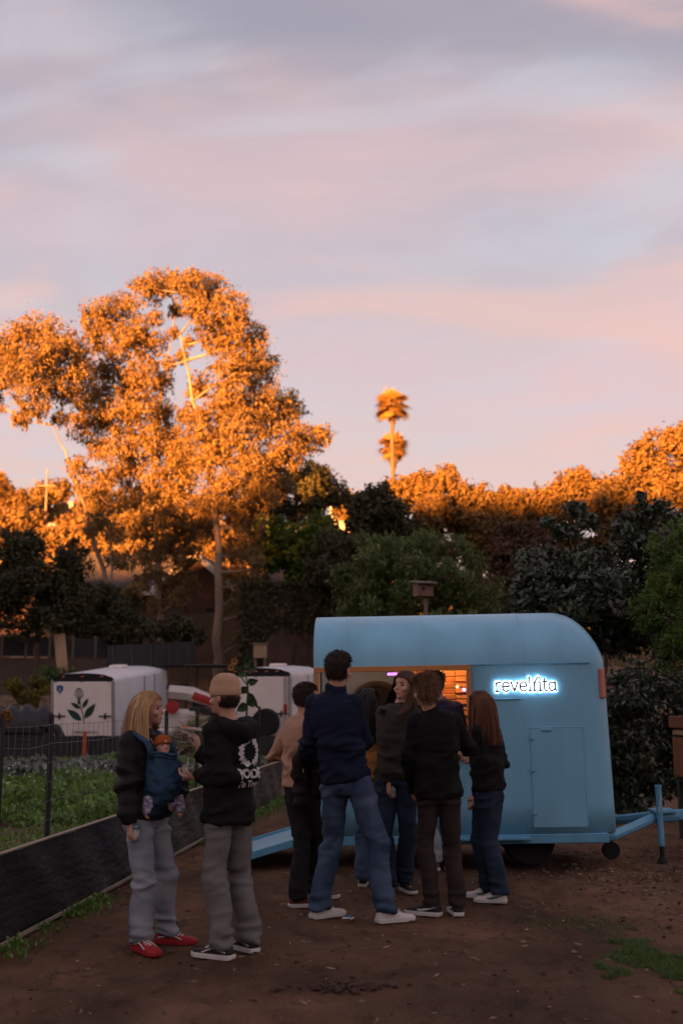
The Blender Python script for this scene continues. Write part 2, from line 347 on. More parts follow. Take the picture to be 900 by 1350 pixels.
tree('eucalyptus_tree', 'leaning slender eucalyptus with open orange crown beside the dark bushy tree', 41, [(158, 852), (140, 770), (118, 690), (92, 610), (70, 560)],
     [(22, 450, 28, 0), (50, 436, 24, 1), (76, 446, 26, 0), (96, 462, 20, 0), (38, 482, 30, -1), (72, 488, 30, 0), (8, 496, 24, 0), (46, 525, 28, -1), (86, 515, 24, 0), (-6, 465, 24, 0), (28, 550, 16, 0), (104, 618, 18, 0), (128, 632, 16, 0), (78, 552, 12, 0), (-8, 530, 18, 0), (100, 490, 16, 0), (60, 465, 22, -1), (20, 475, 20, 0), (110, 645, 14, 0), (135, 665, 14, 0), (120, 700, 12, 0), (148, 735, 12, 0)],
     EUC, BARK, dens=80, leaf=(.14, .053), rad=.14, group=eg, br=.04, squash=1, cs=.98)
tree('eucalyptus_tree', 'thin straight gum sapling trunk with sparse drooping grey foliage', 40, [(150, 840), (146, 740), (142, 650)],
     [(160, 660, 18, 0), (128, 690, 16, 0), (150, 705, 14, 0), (168, 740, 15, 0), (140, 640, 12, 0), (176, 780, 14, 0), (128, 650, 12, 0)],
     EUC, BARK, dens=45, leaf=(.19, .055), rad=.08, group=eg, br=.04)
tree('eucalyptus_tree', 'gum with hanging curtain foliage reaching down beside the trimmed hedge', 46, [(346, 800), (352, 730), (345, 660), (352, 600)],
     [(320, 680, 18, 0), (340, 720, 18, 0), (312, 760, 17, 0), (338, 770, 16, 0), (318, 800, 16, 0), (305, 730, 16, 0), (332, 825, 14, 0), (360, 640, 26, 0)],
     EUC, BARK, dens=60, leaf=(.22, .05), rad=.13, droop=1.4, group=eg, br=.045)
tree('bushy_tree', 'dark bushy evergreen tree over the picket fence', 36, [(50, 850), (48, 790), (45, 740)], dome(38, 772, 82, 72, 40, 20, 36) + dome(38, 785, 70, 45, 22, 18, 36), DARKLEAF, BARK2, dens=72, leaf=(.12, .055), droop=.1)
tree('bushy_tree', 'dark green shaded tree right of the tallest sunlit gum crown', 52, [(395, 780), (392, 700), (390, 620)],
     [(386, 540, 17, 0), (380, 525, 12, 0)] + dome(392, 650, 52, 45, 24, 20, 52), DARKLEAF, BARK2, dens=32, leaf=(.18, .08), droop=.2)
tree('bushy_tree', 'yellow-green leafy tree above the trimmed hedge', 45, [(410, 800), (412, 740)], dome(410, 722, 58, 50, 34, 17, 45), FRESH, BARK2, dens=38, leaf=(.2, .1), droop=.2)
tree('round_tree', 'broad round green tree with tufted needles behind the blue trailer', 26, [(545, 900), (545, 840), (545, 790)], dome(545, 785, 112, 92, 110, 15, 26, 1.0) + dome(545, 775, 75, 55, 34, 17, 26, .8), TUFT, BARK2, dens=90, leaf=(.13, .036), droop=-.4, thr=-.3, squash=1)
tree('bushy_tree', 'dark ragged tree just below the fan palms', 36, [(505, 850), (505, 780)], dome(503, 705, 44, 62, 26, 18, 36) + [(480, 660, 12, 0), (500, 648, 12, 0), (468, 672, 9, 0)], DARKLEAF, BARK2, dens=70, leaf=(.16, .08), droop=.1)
hg = 'sunlit tree row behind the round tree'
for cx_, cy_, rx_, ry_, lb in ((560, 684, 54, 66, 'flat-topped orange tree joining the dark ragged tree below the palms'), (634, 700, 46, 62, 'middle orange tree of the sunlit row above the round tree'), (682, 706, 30, 58, 'low orange tree at the dip beside the roof gap')):
    tree('row_tree', lb, 47, [(cx_, 850), (cx_, 760)], dome(cx_, cy_, rx_, ry_, 24, 17, 47) + [(cx_ + k * rx_ * .4, cy_ - ry_ * .72 + abs(k) * 5, 17, 0) for k in (-2, -1, 0, 1, 2)], EUC2, BARK2, dens=42, leaf=(.20, .09), droop=.1, group=hg)
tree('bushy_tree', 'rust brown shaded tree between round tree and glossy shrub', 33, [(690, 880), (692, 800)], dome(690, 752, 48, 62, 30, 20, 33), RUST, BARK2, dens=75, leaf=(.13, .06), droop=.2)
tree('bushy_tree', 'medium orange tree left of the largest right-hand sunlit crown', 46, [(755, 850), (755, 760)], dome(757, 690, 48, 72, 28, 20, 46) + [(755, 635, 20, 0), (735, 655, 18, 0), (778, 652, 20, 0), (755, 670, 22, -1)], EUC2, BARK2, dens=42, leaf=(.19, .08), droop=.2)
tree('bushy_tree', 'large spreading orange sunlit tree rising above the glossy shrub', 44, [(880, 860), (880, 760)], dome(885, 655, 92, 98, 46, 24, 44) + [(840, 625, 24, 0), (870, 590, 26, 0), (900, 575, 24, 0), (815, 650, 20, 0), (850, 660, 26, -1), (885, 630, 28, -1), (830, 690, 24, 0)], EUC2, BARK2, dens=26, leaf=(.21, .095), droop=.2, rad=.25)
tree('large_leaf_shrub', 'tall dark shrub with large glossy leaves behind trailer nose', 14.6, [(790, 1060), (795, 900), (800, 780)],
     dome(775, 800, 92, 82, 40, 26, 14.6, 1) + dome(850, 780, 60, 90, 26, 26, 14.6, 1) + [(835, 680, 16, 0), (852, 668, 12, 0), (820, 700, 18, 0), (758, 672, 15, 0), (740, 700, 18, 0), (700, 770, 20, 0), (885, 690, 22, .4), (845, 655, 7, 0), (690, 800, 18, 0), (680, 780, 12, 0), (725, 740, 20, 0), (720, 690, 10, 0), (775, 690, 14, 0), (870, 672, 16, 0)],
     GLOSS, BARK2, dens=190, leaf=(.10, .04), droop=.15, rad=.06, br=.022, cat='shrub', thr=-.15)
tree('feathery_shrub', 'bright green feathery shrub in front of the glossy dark shrub', 12.9, [(925, 1060), (920, 900), (900, 800)],
     dome(892, 790, 52, 92, 44, 20, 12.9, .9) + [(852, 810, 20, 0), (870, 740, 14, 0), (905, 720, 20, 0)], FRESH, BARK2, dens=340, leaf=(.066, .018), droop=-.2, rad=.05, br=.016, cat='shrub', thr=-.1)
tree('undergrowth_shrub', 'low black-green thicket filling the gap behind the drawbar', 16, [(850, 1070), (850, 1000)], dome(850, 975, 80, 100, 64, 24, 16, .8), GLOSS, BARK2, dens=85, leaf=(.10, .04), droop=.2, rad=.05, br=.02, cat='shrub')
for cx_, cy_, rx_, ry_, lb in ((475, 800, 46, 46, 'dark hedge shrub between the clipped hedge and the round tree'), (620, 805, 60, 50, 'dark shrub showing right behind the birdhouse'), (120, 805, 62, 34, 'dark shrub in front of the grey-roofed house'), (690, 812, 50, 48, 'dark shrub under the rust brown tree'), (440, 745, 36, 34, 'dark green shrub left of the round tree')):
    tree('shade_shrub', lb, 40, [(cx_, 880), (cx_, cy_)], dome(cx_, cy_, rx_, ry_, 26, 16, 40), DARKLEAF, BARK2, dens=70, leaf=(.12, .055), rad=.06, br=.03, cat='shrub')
# trimmed hedge
hb = P(385, 800, 41); hr = thing('hedge', 'dark clipped hedge beside the hanging gum foliage', 'hedge', (hb[0], 41, gz(hb[0], 41)))
q = 9000; c = np.stack([rng.uniform(-1.9, 1.9, q), rng.uniform(-.5, .5, q), rng.uniform(0, P(385, 772, 41)[2] - gz(hb[0], 41), q)], 1); fc = rng.integers(0, 3, q)
zt = c[:, 2].max(); c[fc == 0, 1] = -.5 + rng.normal(size=(fc == 0).sum()) * .05; c[fc == 1, 2] = zt + rng.normal(size=(fc == 1).sum()) * .05
V, F = leaf_quads(c, rand_dirs(q), .16, .09); me = new_mesh('foliage', V, F); attr(me, 'tint', np.repeat(rng.random(q), 4)); link('foliage', me, DARKLEAF, hr)
hcore = B(); hcore.box((0, .02, zt / 2), (3.6, .8, zt - .1)); hcore.build('branches', BARK2, hr)
# fan palms
FAN = mat('palm_frond', (.36, .24, .07), .5, .3, 3, tint=1, tcol=(.46, .30, .09), transl=.35); SKIRT = mat('dead_frond', (.20, .13, .07), .8, .3, 3)
PALMB = mat('palm_trunk', (.17, .115, .08), .9, .4, 4, bump=.03, bscale=6)
def palm(label, px, ytop, Y0, crown_px, skirt):
    c = P(px, ytop + crown_px * .55, Y0); g = gz(c[0], Y0); root = thing('fan_palm', label, 'palm', (c[0], Y0, g), group='fan palms on the rise'); hz = c[2] - g; s = crown_px * Y0 / FPX
    b = B(); b.tube([(0, 0, -.2), (.1, 0, hz * .4), (-.05, 0, hz * .8), (0, 0, hz)], [.36, .24, .18, .2], 10); b.build('trunk', PALMB, root, True)
    Vs, Fs, n = [], [], 0
    for i in range(110):
        el = rng.uniform(-.9, 1.5); az = rng.uniform(0, 2 * math.pi); d = np.array([math.cos(az) * math.cos(el), math.sin(az) * math.cos(el), math.sin(el)])
        side = unit(np.cross(d, (0, 0, 1))); up = np.cross(side, d); hub = np.array([0, 0, hz]) + d * s * rng.uniform(.1, .36)
        for k in range(9):
            a = (k - 4) * .26; e = d * math.cos(a) + side * math.sin(a); tip = hub + e * s * rng.uniform(.34, .46) - np.array([0, 0, .10 * s * (1 - abs(d[2])) + .04 * s]); mid = hub + e * s * .2
            wv = np.cross(e, up) * s * .028; Vs += [hub, mid + wv, tip, mid - wv]; Fs.append((n, n + 1, n + 2, n + 3)); n += 4
    me = new_mesh('crown', np.array(Vs), np.array(Fs)); attr(me, 'tint', rng.random(n)); link('crown', me, FAN, root)
    q = 900; az = rng.uniform(0, 2 * math.pi, q); zz = rng.uniform(-skirt, .1, q) * s; rr = s * (.30 + .25 * zz / s / max(skirt, .1)) * rng.uniform(.7, 1, q)
    c2 = np.stack([np.cos(az) * rr, np.sin(az) * rr, hz + zz], 1); V, F = leaf_quads(c2, unit(np.array([0, 0, -1.])) + rng.normal(size=(q, 3)) * .15, .3 * s, .05 * s)
    me = new_mesh('skirt', V, F); link('skirt', me, SKIRT, root)
palm('tallest fan palm with tight golden crown', 517, 514, 105, 40, .5)
palm('shorter fan palm with shaded hanging skirt behind the tallest one', 518, 570, 128, 36, .8)
palm('fan palm top rising by the far left hillside', -4, 622, 120, 34, .4)
# far wooded hillside with houses, left, and a few beyond the gap
fg = 'trees on the far hillside'
fl = ['ball-shaped hillside tree under the bare mast', 'hillside tree beside the pale roof edge', 'low hillside tree between two pale houses', 'far orange hillside tree behind leaning gum', 'hillside tree above the white house', 'yellowish hillside tree behind the gum trunks', 'hillside tree at the end of the pale houses', 'hillside tree behind the central gum limbs', 'tiny hillside tree beyond the roof gap', 'hillside tree left of the roof gap']
for i, (cx_, cy_, rx_, ry_, Yf) in enumerate(((66, 668, 26, 34, 150), (15, 672, 32, 28, 140), (105, 705, 26, 22, 120), (125, 676, 30, 20, 170), (160, 690, 26, 22, 150), (30, 715, 34, 22, 110), (195, 680, 28, 26, 160), (250, 690, 40, 30, 130), (462, 668, 14, 12, 150), (705, 668, 22, 16, 120))):
    tree('hillside_tree', fl[i], Yf, [(cx_, cy_ + ry_ + 14), (cx_, cy_)], dome(cx_, cy_, rx_, ry_, 18, 12, Yf), EUC2 if i % 3 else EUC, BARK2, dens=6, leaf=(.55, .3), droop=.1, rad=.3, br=.1, group=fg)
hs_lab = ['above the grey-roofed house', 'beside the small cream hillside house', 'below the long pale roof edge', 'behind the sapling gum', 'under the highest white house', 'behind the leaning gum', 'between the cream houses', 'behind the forked gum trunk', 'over the gabled house', 'right behind the curtain gum', 'at the dark bushy tree top', 'behind the red-brown gable']
for i, (cx_, cy_, rx_, ry_, Yf) in enumerate(((110, 722, 30, 20, 70), (10, 690, 30, 18, 95), (75, 712, 26, 16, 88), (145, 718, 24, 20, 76), (128, 694, 26, 16, 120), (95, 690, 20, 16, 130), (190, 712, 26, 18, 82), (285, 712, 30, 24, 74), (232, 712, 24, 18, 84), (345, 700, 30, 26, 78), (40, 690, 22, 14, 105), (165, 735, 18, 12, 66))):
    tree('hillside_tree', 'low sunlit hillside tree ' + hs_lab[i], Yf, [(cx_, cy_ + ry_ + 20), (cx_, cy_)], dome(cx_, cy_, rx_, ry_, 16, 10, Yf), FRESH if i == 9 else EUC2, BARK2, dens=9, leaf=(.40, .22), droop=.1, rad=.2, br=.08, group=fg)
q = 26000; hx = rng.uniform(-75, 30, q); hy = rng.uniform(62, 215, q); keep = vn(np.stack([hx / 9, hy / 9, hx * 0], 1)) > -.25; hx, hy = hx[keep], hy[keep]; q = len(hx)
hz_ = terrain(hx, hy, False) + rng.random(q) ** 1.5 * (1.2 + 1.6 * (1 + vn(np.stack([hx / 4, hy / 4, hx * 0], 1))))
V, F = leaf_quads(np.stack([hx, hy, hz_], 1), rand_dirs(q), rng.uniform(.6, 1.1, q), rng.uniform(.4, .7, q)); me = new_mesh('hillside_scrub', V, F); attr(me, 'tint', np.repeat(rng.random(q), 4))
tag(link('hillside_scrub', me, EUC2), 'low orange-lit scrub covering the far hillside', 'scrub', kind='stuff')

# unseen scrub added on the rise behind the camera to roughen its shadow edge
q = 9000; hx = rng.uniform(-125, 45, q); hy = rng.uniform(-66, -58, q); top_ = .9 + .9 * vn(np.stack([hx / 3.5, hx * 0, hx * 0], 1)) + .6 * vn(np.stack([hx / 1.4, hx * 0 + 7, hx * 0], 1))
V, F = leaf_quads(np.stack([hx, hy, terrain(hx, hy, False) + np.maximum(top_, .2) * rng.random(q) ** .8], 1), rand_dirs(q), .9, .6); me = new_mesh('shadow_edge_scrub', V, F); attr(me, 'tint', np.repeat(rng.random(q), 4)); tag(link('shadow_edge_scrub', me, DARKLEAF), 'unseen dark scrub added along the rise for a ragged shadow edge', 'scrub', kind='stuff')
# ================================================================ houses
PALEWALL = mat('pale_stucco', (.62, .53, .44), .9, .15, 1, bump=.004, bscale=20); ROOFG = mat('grey_shingle', (.075, .068, .068), .9, .35, 3, bump=.02, bscale=14, stretch=(1, 1, 3))
WOODRED = mat('red_brown_siding', (.085, .048, .036), .8, .3, 3, stretch=(.2, .2, 3)); TRIM = mat('white_trim', (.66, .64, .62), .6, .1); DGLASS = mat('window_glass', (.02, .025, .03), .1, .1, spec=.6)
WHITEROOF = mat('pale_roof', (.55, .48, .42), .8, .2, 2)
def house(name, label, c, wdt, dep, wall_h, roof_h, wallm, roofm, ridge='x', yaw=0, wins=3, group=None):
    """c: world position of the centre of the front base"""
    root = thing(name, label, 'house', c, (0, 0, yaw), group); b = B(); b.box((0, dep / 2, wall_h / 2 - .6), (wdt, dep, wall_h + 1.2))
    o = .35
    if ridge == 'y': b.add([(-wdt / 2, 0.002, wall_h), (wdt / 2, 0.002, wall_h), (0, 0.002, wall_h + roof_h), (-wdt / 2, dep - .002, wall_h), (wdt / 2, dep - .002, wall_h), (0, dep - .002, wall_h + roof_h)], [(0, 1, 2), (5, 4, 3)])
    b.build('wall', wallm, root); r = B(); t = .14
    if ridge == 'y':
        for s in (-1, 1):
            x1 = s * (wdt / 2 + o); sl = roof_h / (wdt / 2); z1 = wall_h - o * sl
            q = [(0, -o, wall_h + roof_h), (x1, -o, z1), (x1, dep + o, z1), (0, dep + o, wall_h + roof_h)]
            V = q + [(a, b_, z + t) for a, b_, z in q]; r.add(V, [(0, 1, 2, 3), (7, 6, 5, 4), (0, 4, 5, 1), (1, 5, 6, 2), (2, 6, 7, 3), (3, 7, 4, 0)])
    else:
        for s in (-1, 1):
            yc = dep / 2; y1 = yc + s * (dep / 2 + o); sl = roof_h / (dep / 2); z1 = wall_h - o * sl
            q = [(-wdt / 2 - o, yc, wall_h + roof_h), (-wdt / 2 - o, y1, z1), (wdt / 2 + o, y1, z1), (wdt / 2 + o, yc, wall_h + roof_h)]
            V = q + [(a, b_, z + t) for a, b_, z in q]; r.add(V, [(0, 1, 2, 3), (7, 6, 5, 4), (0, 4, 5, 1), (1, 5, 6, 2), (2, 6, 7, 3), (3, 7, 4, 0)])
    ro = r.build('roof', roofm, root)
    if ridge == 'y':
        for s in (-1, 1):
            f = B(); a = np.array([0, -o - .03, wall_h + roof_h + .02]); e = np.array([s * (wdt / 2 + o), -o - .03, wall_h - o * roof_h / (wdt / 2) + .02]); f.tube([a, e], [(.03, .14)] * 2, 4, (0, 1, 0)); f.build('barge_board', TRIM, ro)
    else:
        f = B(); f.box((0, -o - .03, wall_h - o * roof_h / (dep / 2) + .06), (wdt + 2 * o, .05, .2)); f.build('fascia', TRIM, ro)
    for i in range(wins):
        x = (i - (wins - 1) / 2) * wdt / max(wins, 1); f = B(); f.box((x, -.03, wall_h * .55), (wdt / wins * .45, .06, wall_h * .4)); wo_ = f.build('window', TRIM if wallm is PALEWALL else BARK2, root)
        f = B(); f.box((x, -.05, wall_h * .55), (wdt / wins * .38, .06, wall_h * .33)); f.build('pane', DGLASS, wo_)
    return root
c = P(155, 800, 50); house('house', 'grey-roofed low house behind the gum trunks', (c[0], 50, gz(c[0], 50)), 5.6, 6, P(150, 778, 50)[2] - gz(c[0], 50), P(150, 735, 53)[2] - P(150, 778, 50)[2], WOODRED, ROOFG, 'x', R(4), 3)
c = P(258, 800, 49); house('house', 'red-brown gabled house with white barge boards', (c[0], 49, gz(c[0], 49)), 3.1, 6, P(258, 772, 49)[2] - gz(c[0], 49), P(258, 732, 49)[2] - P(258, 772, 49)[2], WOODRED, ROOFG, 'y', R(-6), 2)
c = P(412, 800, 47); house('house', 'grey roof house half hidden above the clipped hedge', (c[0], 47, gz(c[0], 47)), 4, 5, P(410, 778, 47)[2] - gz(c[0], 47), P(410, 735, 49)[2] - P(410, 778, 47)[2], WOODRED, ROOFG, 'x', R(-12), 2)
hl = ['pale hillside house with a long low roof edge', 'small cream hillside house beside the leaning gum', 'cream hillside house behind the central gum trunks', 'white hillside house highest on the slope', 'tiny pale house in the gap left of the palms', 'dim slate-roofed house in the gap right of the tree row']
for i, (px, py, Yf, wd, hh_, rf) in enumerate(((60, 700, 135, 5.5, 2.2, 1), (12, 716, 118, 3.2, 2.4, 1), (170, 692, 150, 6, 3.0, 1), (122, 668, 205, 8, 3, 1), (452, 668, 170, 4, 3, 1), (705, 690, 62, 3, 2.5, 0))):
    c = P(px, py, Yf); house('hillside_house', hl[i], (c[0], Yf, c[2] - hh_), wd, 5, hh_, 1.2, PALEWALL, WHITEROOF if rf else ROOFG, 'x', R(rng.uniform(-14, 14)), 3, 'houses on the far hillside')
# bare utility mast
c = P(61, 668, 140); mt = P(61, 618, 140); mr_ = thing('utility_pole', 'pale utility pole with cross arm above the hillside trees', 'pole', (c[0], 140, gz(c[0], 140)))
b = B(); b.tube([(0, 0, 0), (0, 0, mt[2] - gz(c[0], 140))], [.16, .1], 6); b.build('pole', BARK, mr_); b = B(); b.box((0, -.15, mt[2] - gz(c[0], 140) - 2.2), (2.2, .12, .14)); b.build('cross_arm', BARK, mr_)
# ================================================================ back boundary: block wall, rails, sheds
BLOCK = mat('tan_block', (.36, .26, .19), .9, .3, 4, bump=.01, bscale=30); MORTAR = mat('mortar', (.13, .10, .08), .95, .2)
A0, A1 = P(-30, 880, 37), P(185, 862, 39.5); ln = np.linalg.norm((A1 - A0)[:2]); ang = math.atan2(A1[1] - A0[1], A1[0] - A0[0])
ztop = P(40, 868, 38)[2]; zb = gz(A0[0], A0[1]) - .4
wr = thing('block_wall', 'low tan concrete block retaining wall under the dark rail fence', 'wall', (A0[0], A0[1], zb), (0, 0, ang))
b = B(); hgt = ztop - zb; b.box((ln / 2, .11, hgt / 2), (ln, .16, hgt)); b.build('mortar_core', MORTAR, wr)
bm_ = B(); bm_.box((.195, 0, .095), (.39, .2, .19), bev=.008); bme = new_mesh('block', bm_.V, bm_.F); bme.materials.append(BLOCK)
for r0 in range(int(hgt / .2)):
    for k in range(int(ln / .4)):
        if hgt - r0 * .2 > 1.7: continue
        o = link('block', bme, None, wr); o.location = (k * .4 + (.2 if r0 % 2 else 0), .1 + rng.uniform(-.006, .006), hgt - (r0 + 1) * .2)
DARKMETAL = mat('dark_metal', (.03, .03, .033), .5, .3, 5); GREYWOOD = mat('weathered_wood', (.20, .16, .13), .85, .35, 4, stretch=(1, 1, .2), bump=.004); TANWOOD = mat('tan_wood', (.40, .27, .17), .8, .3, 4, stretch=(1, 1, .2))
fr = thing('rail_fence', 'dark panel fence with pale posts on top of the tan block wall', 'fence', (A0[0], A0[1], ztop), (0, 0, ang))
for k in range(8):
    b = B(); b.box((k * ln / 7, .1, .38), (.09, .09, .8), bev=.01); b.build('post', GREYWOOD, fr)
    if k < 7: b = B(); b.box(((k + .5) * ln / 7, .12, .38), (ln / 7 - .1, .03, .62)); b.build('panel', DARKMETAL, fr)
c = P(97, 866, 35); t_ = P(92, 832, 35); sl = thing('leaning_slab', 'pale wooden slab leaning against the block wall', 'slab', (c[0], 35, gz(c[0], 35)), (R(-6), R(-9), 0)); b = B(); b.box((0, 0, (t_[2] - gz(c[0], 35)) / 2), (.34, .09, t_[2] - gz(c[0], 35)), bev=.02); b.build('plank', TANWOOD, sl)
# board fence behind the gums
c0, c1 = P(150, 830, 45), P(470, 822, 45); n_b = 46; zt0 = P(300, 808, 45)[2]
bf = thing('board_fence', 'brown vertical board fence behind the gum trunks', 'fence', (c0[0], 45, gz(0, 45))); hh_ = zt0 - gz(0, 45)
bb = B(); bb.box((0, 0, hh_ / 2 - .2), ((c1[0] - c0[0]) / n_b * .94, .03, hh_ + .4)); bbm = new_mesh('board', bb.V, bb.F); bbm.materials.append(mat('fence_board', (.15, .095, .065), .85, .35, 2))
for k in range(n_b): o = link('board', bbm, None, bf); o.location = ((k + .5) * (c1[0] - c0[0]) / n_b, rng.uniform(-.008, .008), rng.uniform(-.03, .03))
b = B(); b.box(((c1[0] - c0[0]) / 2, .05, hh_ * .8), (c1[0] - c0[0], .05, .1)); b.build('rail', GREYWOOD, bf)
# soil bank with a wooden box
c = P(375, 850, 36); bk = thing('beehive_box', 'small wooden box standing on the soil bank by the second cargo trailer', 'box', (P(343, 868, 37)[0], 37, gz(P(343, 868, 37)[0], 37)))
z0 = P(343, 868, 37)[2] - gz(0, 37); b = B(); b.box((0, 0, z0 + .22), (.42, .4, .44), bev=.015); b.build('body', TANWOOD, bk); b = B(); b.box((0, 0, z0 + .46), (.5, .48, .05), bev=.01); b.build('lid', GREYWOOD, bk); b = B()
for sx in (-.15, .15): b.box((sx, 0, z0 / 2), (.07, .3, z0), bev=.005)
b.build('stand', GREYWOOD, bk)
SOIL = mat('dark_soil', (.06, .032, .024), .95, .4, 3, bump=.04, bscale=8)
n = 40; xs = np.linspace(P(345, 860, 40)[0], P(500, 860, 40)[0], n); prof = P(380, 835, 40)[2]; Vb, Fb = [], []
for i, x in enumerate(xs):
    for j in range(10):
        t = j / 9; Vb.append((x, 38.5 + 3 * t, gz(x, 38.5 + 3 * t) - .05 + (prof - gz(x, 40)) * math.sin(min(t * 1.3, 1) * math.pi / 2) * (1 if 0 < i < n - 1 else 0) + .12 * rng.normal() * (0 < j < 9)))
Fb = [(i * 10 + j, (i + 1) * 10 + j, (i + 1) * 10 + j + 1, i * 10 + j + 1) for i in range(n - 1) for j in range(9)]
tag(link('soil_bank', new_mesh('soil_bank', Vb, Fb, True), SOIL), kind='structure')

# ================================================================ field: fabric fences, wire net, crops
FABRIC = mat('black_fabric', (.022, .024, .027), .55, .3, 6, bump=.02, bscale=5, stretch=(1, 1, 3)); PALEWOOD = mat('pale_batten', (.34, .28, .22), .8, .25, 4)
F0, F1 = G(-40, 1272), G(372, 1052); fd = F1 - F0; fln = np.linalg.norm(fd); fa = math.atan2(fd[1], fd[0]); FH = .60
ff = thing('fabric_fence', 'low black landscape fabric fence with pale top batten along the crop bed', 'fence', F0, (0, 0, fa))
n, mz = 160, 8; V = []
for i in range(n + 1):
    for j in range(mz + 1):
        x = i / n * fln; z = -.04 + j / mz * (FH + .04); V.append((x, .02 * math.sin(x * 2.1 + j * .3) * (1 - j / mz) * 1.2 + .012 * math.sin(x * 7 + z * 9), z))
V = np.array(V); V[:, 1] += .012 * fbm(V * np.array([2.5, 1, 7]), 3); F = np.array([(i * (mz + 1) + j, (i + 1) * (mz + 1) + j, (i + 1) * (mz + 1) + j + 1, i * (mz + 1) + j + 1) for i in range(n) for j in range(mz)])
link('fabric_sheet', new_mesh('fabric_sheet', V, F, True), FABRIC, ff)
seg = 3
for k in range(seg):
    b = B(); b.box(((k + .5) * fln / seg, .0, FH + .008), (fln / seg - .01, .035, .014), bev=.003); b.build('top_batten', PALEWOOD, ff)
for k in range(5):
    b = B(); x0 = (k + .5) * fln / 5; b.box((x0, -.035, .035), (fln / 5 - .05, .02, .022), Ry(R(rng.uniform(-.4, .4)))); b.build('bottom_batten', PALEWOOD, ff)
NETM = mat('net_wire', (.15, .15, .165), .5, .2, metal=.3); POSTM = mat('black_post', (.018, .018, .02), .6, .2)
nf = thing('wire_fence', 'wire netting on black steel posts behind the black fabric fence', 'fence', F0, (0, 0, fa)); post_x = []
for px in (2, 66, 165, 215, 255, 300, 335):
    u_ = ((px + 14 - 450) / FPX) / 1.03; s = np.linspace(0, 1, 2000); pts = F0[None] + fd[None] * s[:, None]; k = int(np.argmin(np.abs(pts[:, 0] / pts[:, 1] - u_))); post_x.append(s[k] * fln)
for x in post_x:
    b = B(); b.box((x, .09, .74), (.042, .008, 1.5)); b.box((x, .105, .74), (.008, .03, 1.5)); b.build('post', POSTM, nf)
b = B(); zs = [.2, .32, .45, .58, .72, .86, 1.0, 1.14, 1.28, 1.42]; xmax = post_x[4]
for z in zs:
    for a, e in zip(post_x[:4], post_x[1:5]):
        m = (a + e) / 2; b.tube([(a, .075, z), (m, .075, z - rng.uniform(.005, .03)), (e, .075, z)], .0016, 4, (0, 0, 1))
for x in np.arange(.1, xmax, .13):
    pts = [(x + rng.uniform(-.012, .012), .075 + rng.uniform(-.004, .004), z) for z in zs]; b.tube(pts, .0014, 4)
    for p in pts:
        if rng.random() < .4: b.add(*ball(p, .0045, 5, 3))
b.build('netting', NETM, nf)
# second black strip in front of the cargo trailers
s0, s1 = P(-30, 990, 29), P(470, 990, 29); st = thing('fabric_fence', 'far black fabric strip in front of the white cargo trailers', 'fence', (s0[0], 29, 0)); zt = P(100, 970, 29)[2]; wl = s1[0] - s0[0]
V = np.array([(i / 60 * wl, .02 * math.sin(i), z * zt + .01 * math.sin(i * 1.7) * z) for i in range(61) for z in (0, 1)]); link('fabric_sheet', new_mesh('fabric_sheet', V, np.array([(2 * i, 2 * i + 2, 2 * i + 3, 2 * i + 1) for i in range(60)]), True), FABRIC, st)
for k in range(7): b = B(); b.box((k * wl / 6, .05, zt / 2), (.05, .05, zt - .01)); b.build('post', POSTM, st)
c = P(111, 1000, 28.6); pz = P(111, 966, 28.6)[2]; ob = thing('marker_stake', 'orange-red stake at the far edge of the crop bed', 'stake', (c[0], 28.6, 0)); b = B(); b.box((0, 0, pz / 2), (.09, .04, pz), bev=.006); b.add([(-.045, -.02, pz), (.045, -.02, pz), (.045, .02, pz), (-.045, .02, pz), (0, 0, pz + .06)], [(0, 1, 4), (1, 2, 4), (2, 3, 4), (3, 0, 4)]); b.build('board', mat('orange_paint', (.45, .09, .04), .6, .2), ob)
# crop rows
def fence_x(y): return F0[0] + (y - F0[1]) / fd[1] * fd[0]
CROP = mat('crop_leaf', (.09, .19, .03), .5, .3, 1.2, tint=1, tcol=(.17, .30, .06), transl=.25); CABB = mat('brassica_leaf', (.10, .15, .10), .6, .3, 2, tint=1, tcol=(.20, .23, .21), transl=.1); PET = mat('white_petal', (.7, .7, .6), .6, .1)
def crop(name, label, y0, y1, hgt, n, leafs, m, xr=9.5, gap=0, off=.35):
    y = rng.uniform(y0, y1, n); x = fence_x(y) - off - rng.random(n) * xr; p = np.stack([x, y, x * 0], 1)
    hh = hgt * (.55 + .45 * vn(p * np.array([1.3, 1.3, 1]) + 9)) * np.where(vn(p * 2.2) > -.5 + gap, 1, .25); z = np.maximum(hh, .03) * rng.random(n) ** .6
    d = rand_dirs(n); d[:, 2] = np.abs(d[:, 2]) + .3; d /= np.linalg.norm(d, axis=1)[:, None]; s = rng.uniform(.6, 1.3, n)
    V, F = leaf_quads(np.stack([x, y, z], 1), d, leafs[0] * s, leafs[1] * s); me = new_mesh(name, V, F); attr(me, 'tint', np.repeat(rng.random(n), 4)); return tag(link(name, me, m), label, 'crop', kind='stuff')
crop('leafy_crop', 'dense bright green crop row with small white flowers', 15.0, 21.5, .42, 32000, (.11, .058), CROP)
crop('brassica_crop', 'grey-green brassica row beyond the flowering crop', 22.3, 25.2, .42, 12000, (.20, .13), CABB, 13)
crop('far_crop', 'bright green crop strip at the foot of the far black fabric', 26, 28.4, .34, 14000, (.12, .05), CROP, 14)
crop('bed_weeds', 'sparse weeds on the bare soil just behind the black fabric fence', 8.5, 14.6, .16, 5000, (.06, .03), CROP, 3.0, .55, .15)
n = 170; y = rng.uniform(17.5, 21.5, n); x = fence_x(y) - .4 - rng.random(n) * 9; z = .40 + .12 * vn(np.stack([x, y, x * 0], 1)) + rng.uniform(-.05, .08, n); b = B()
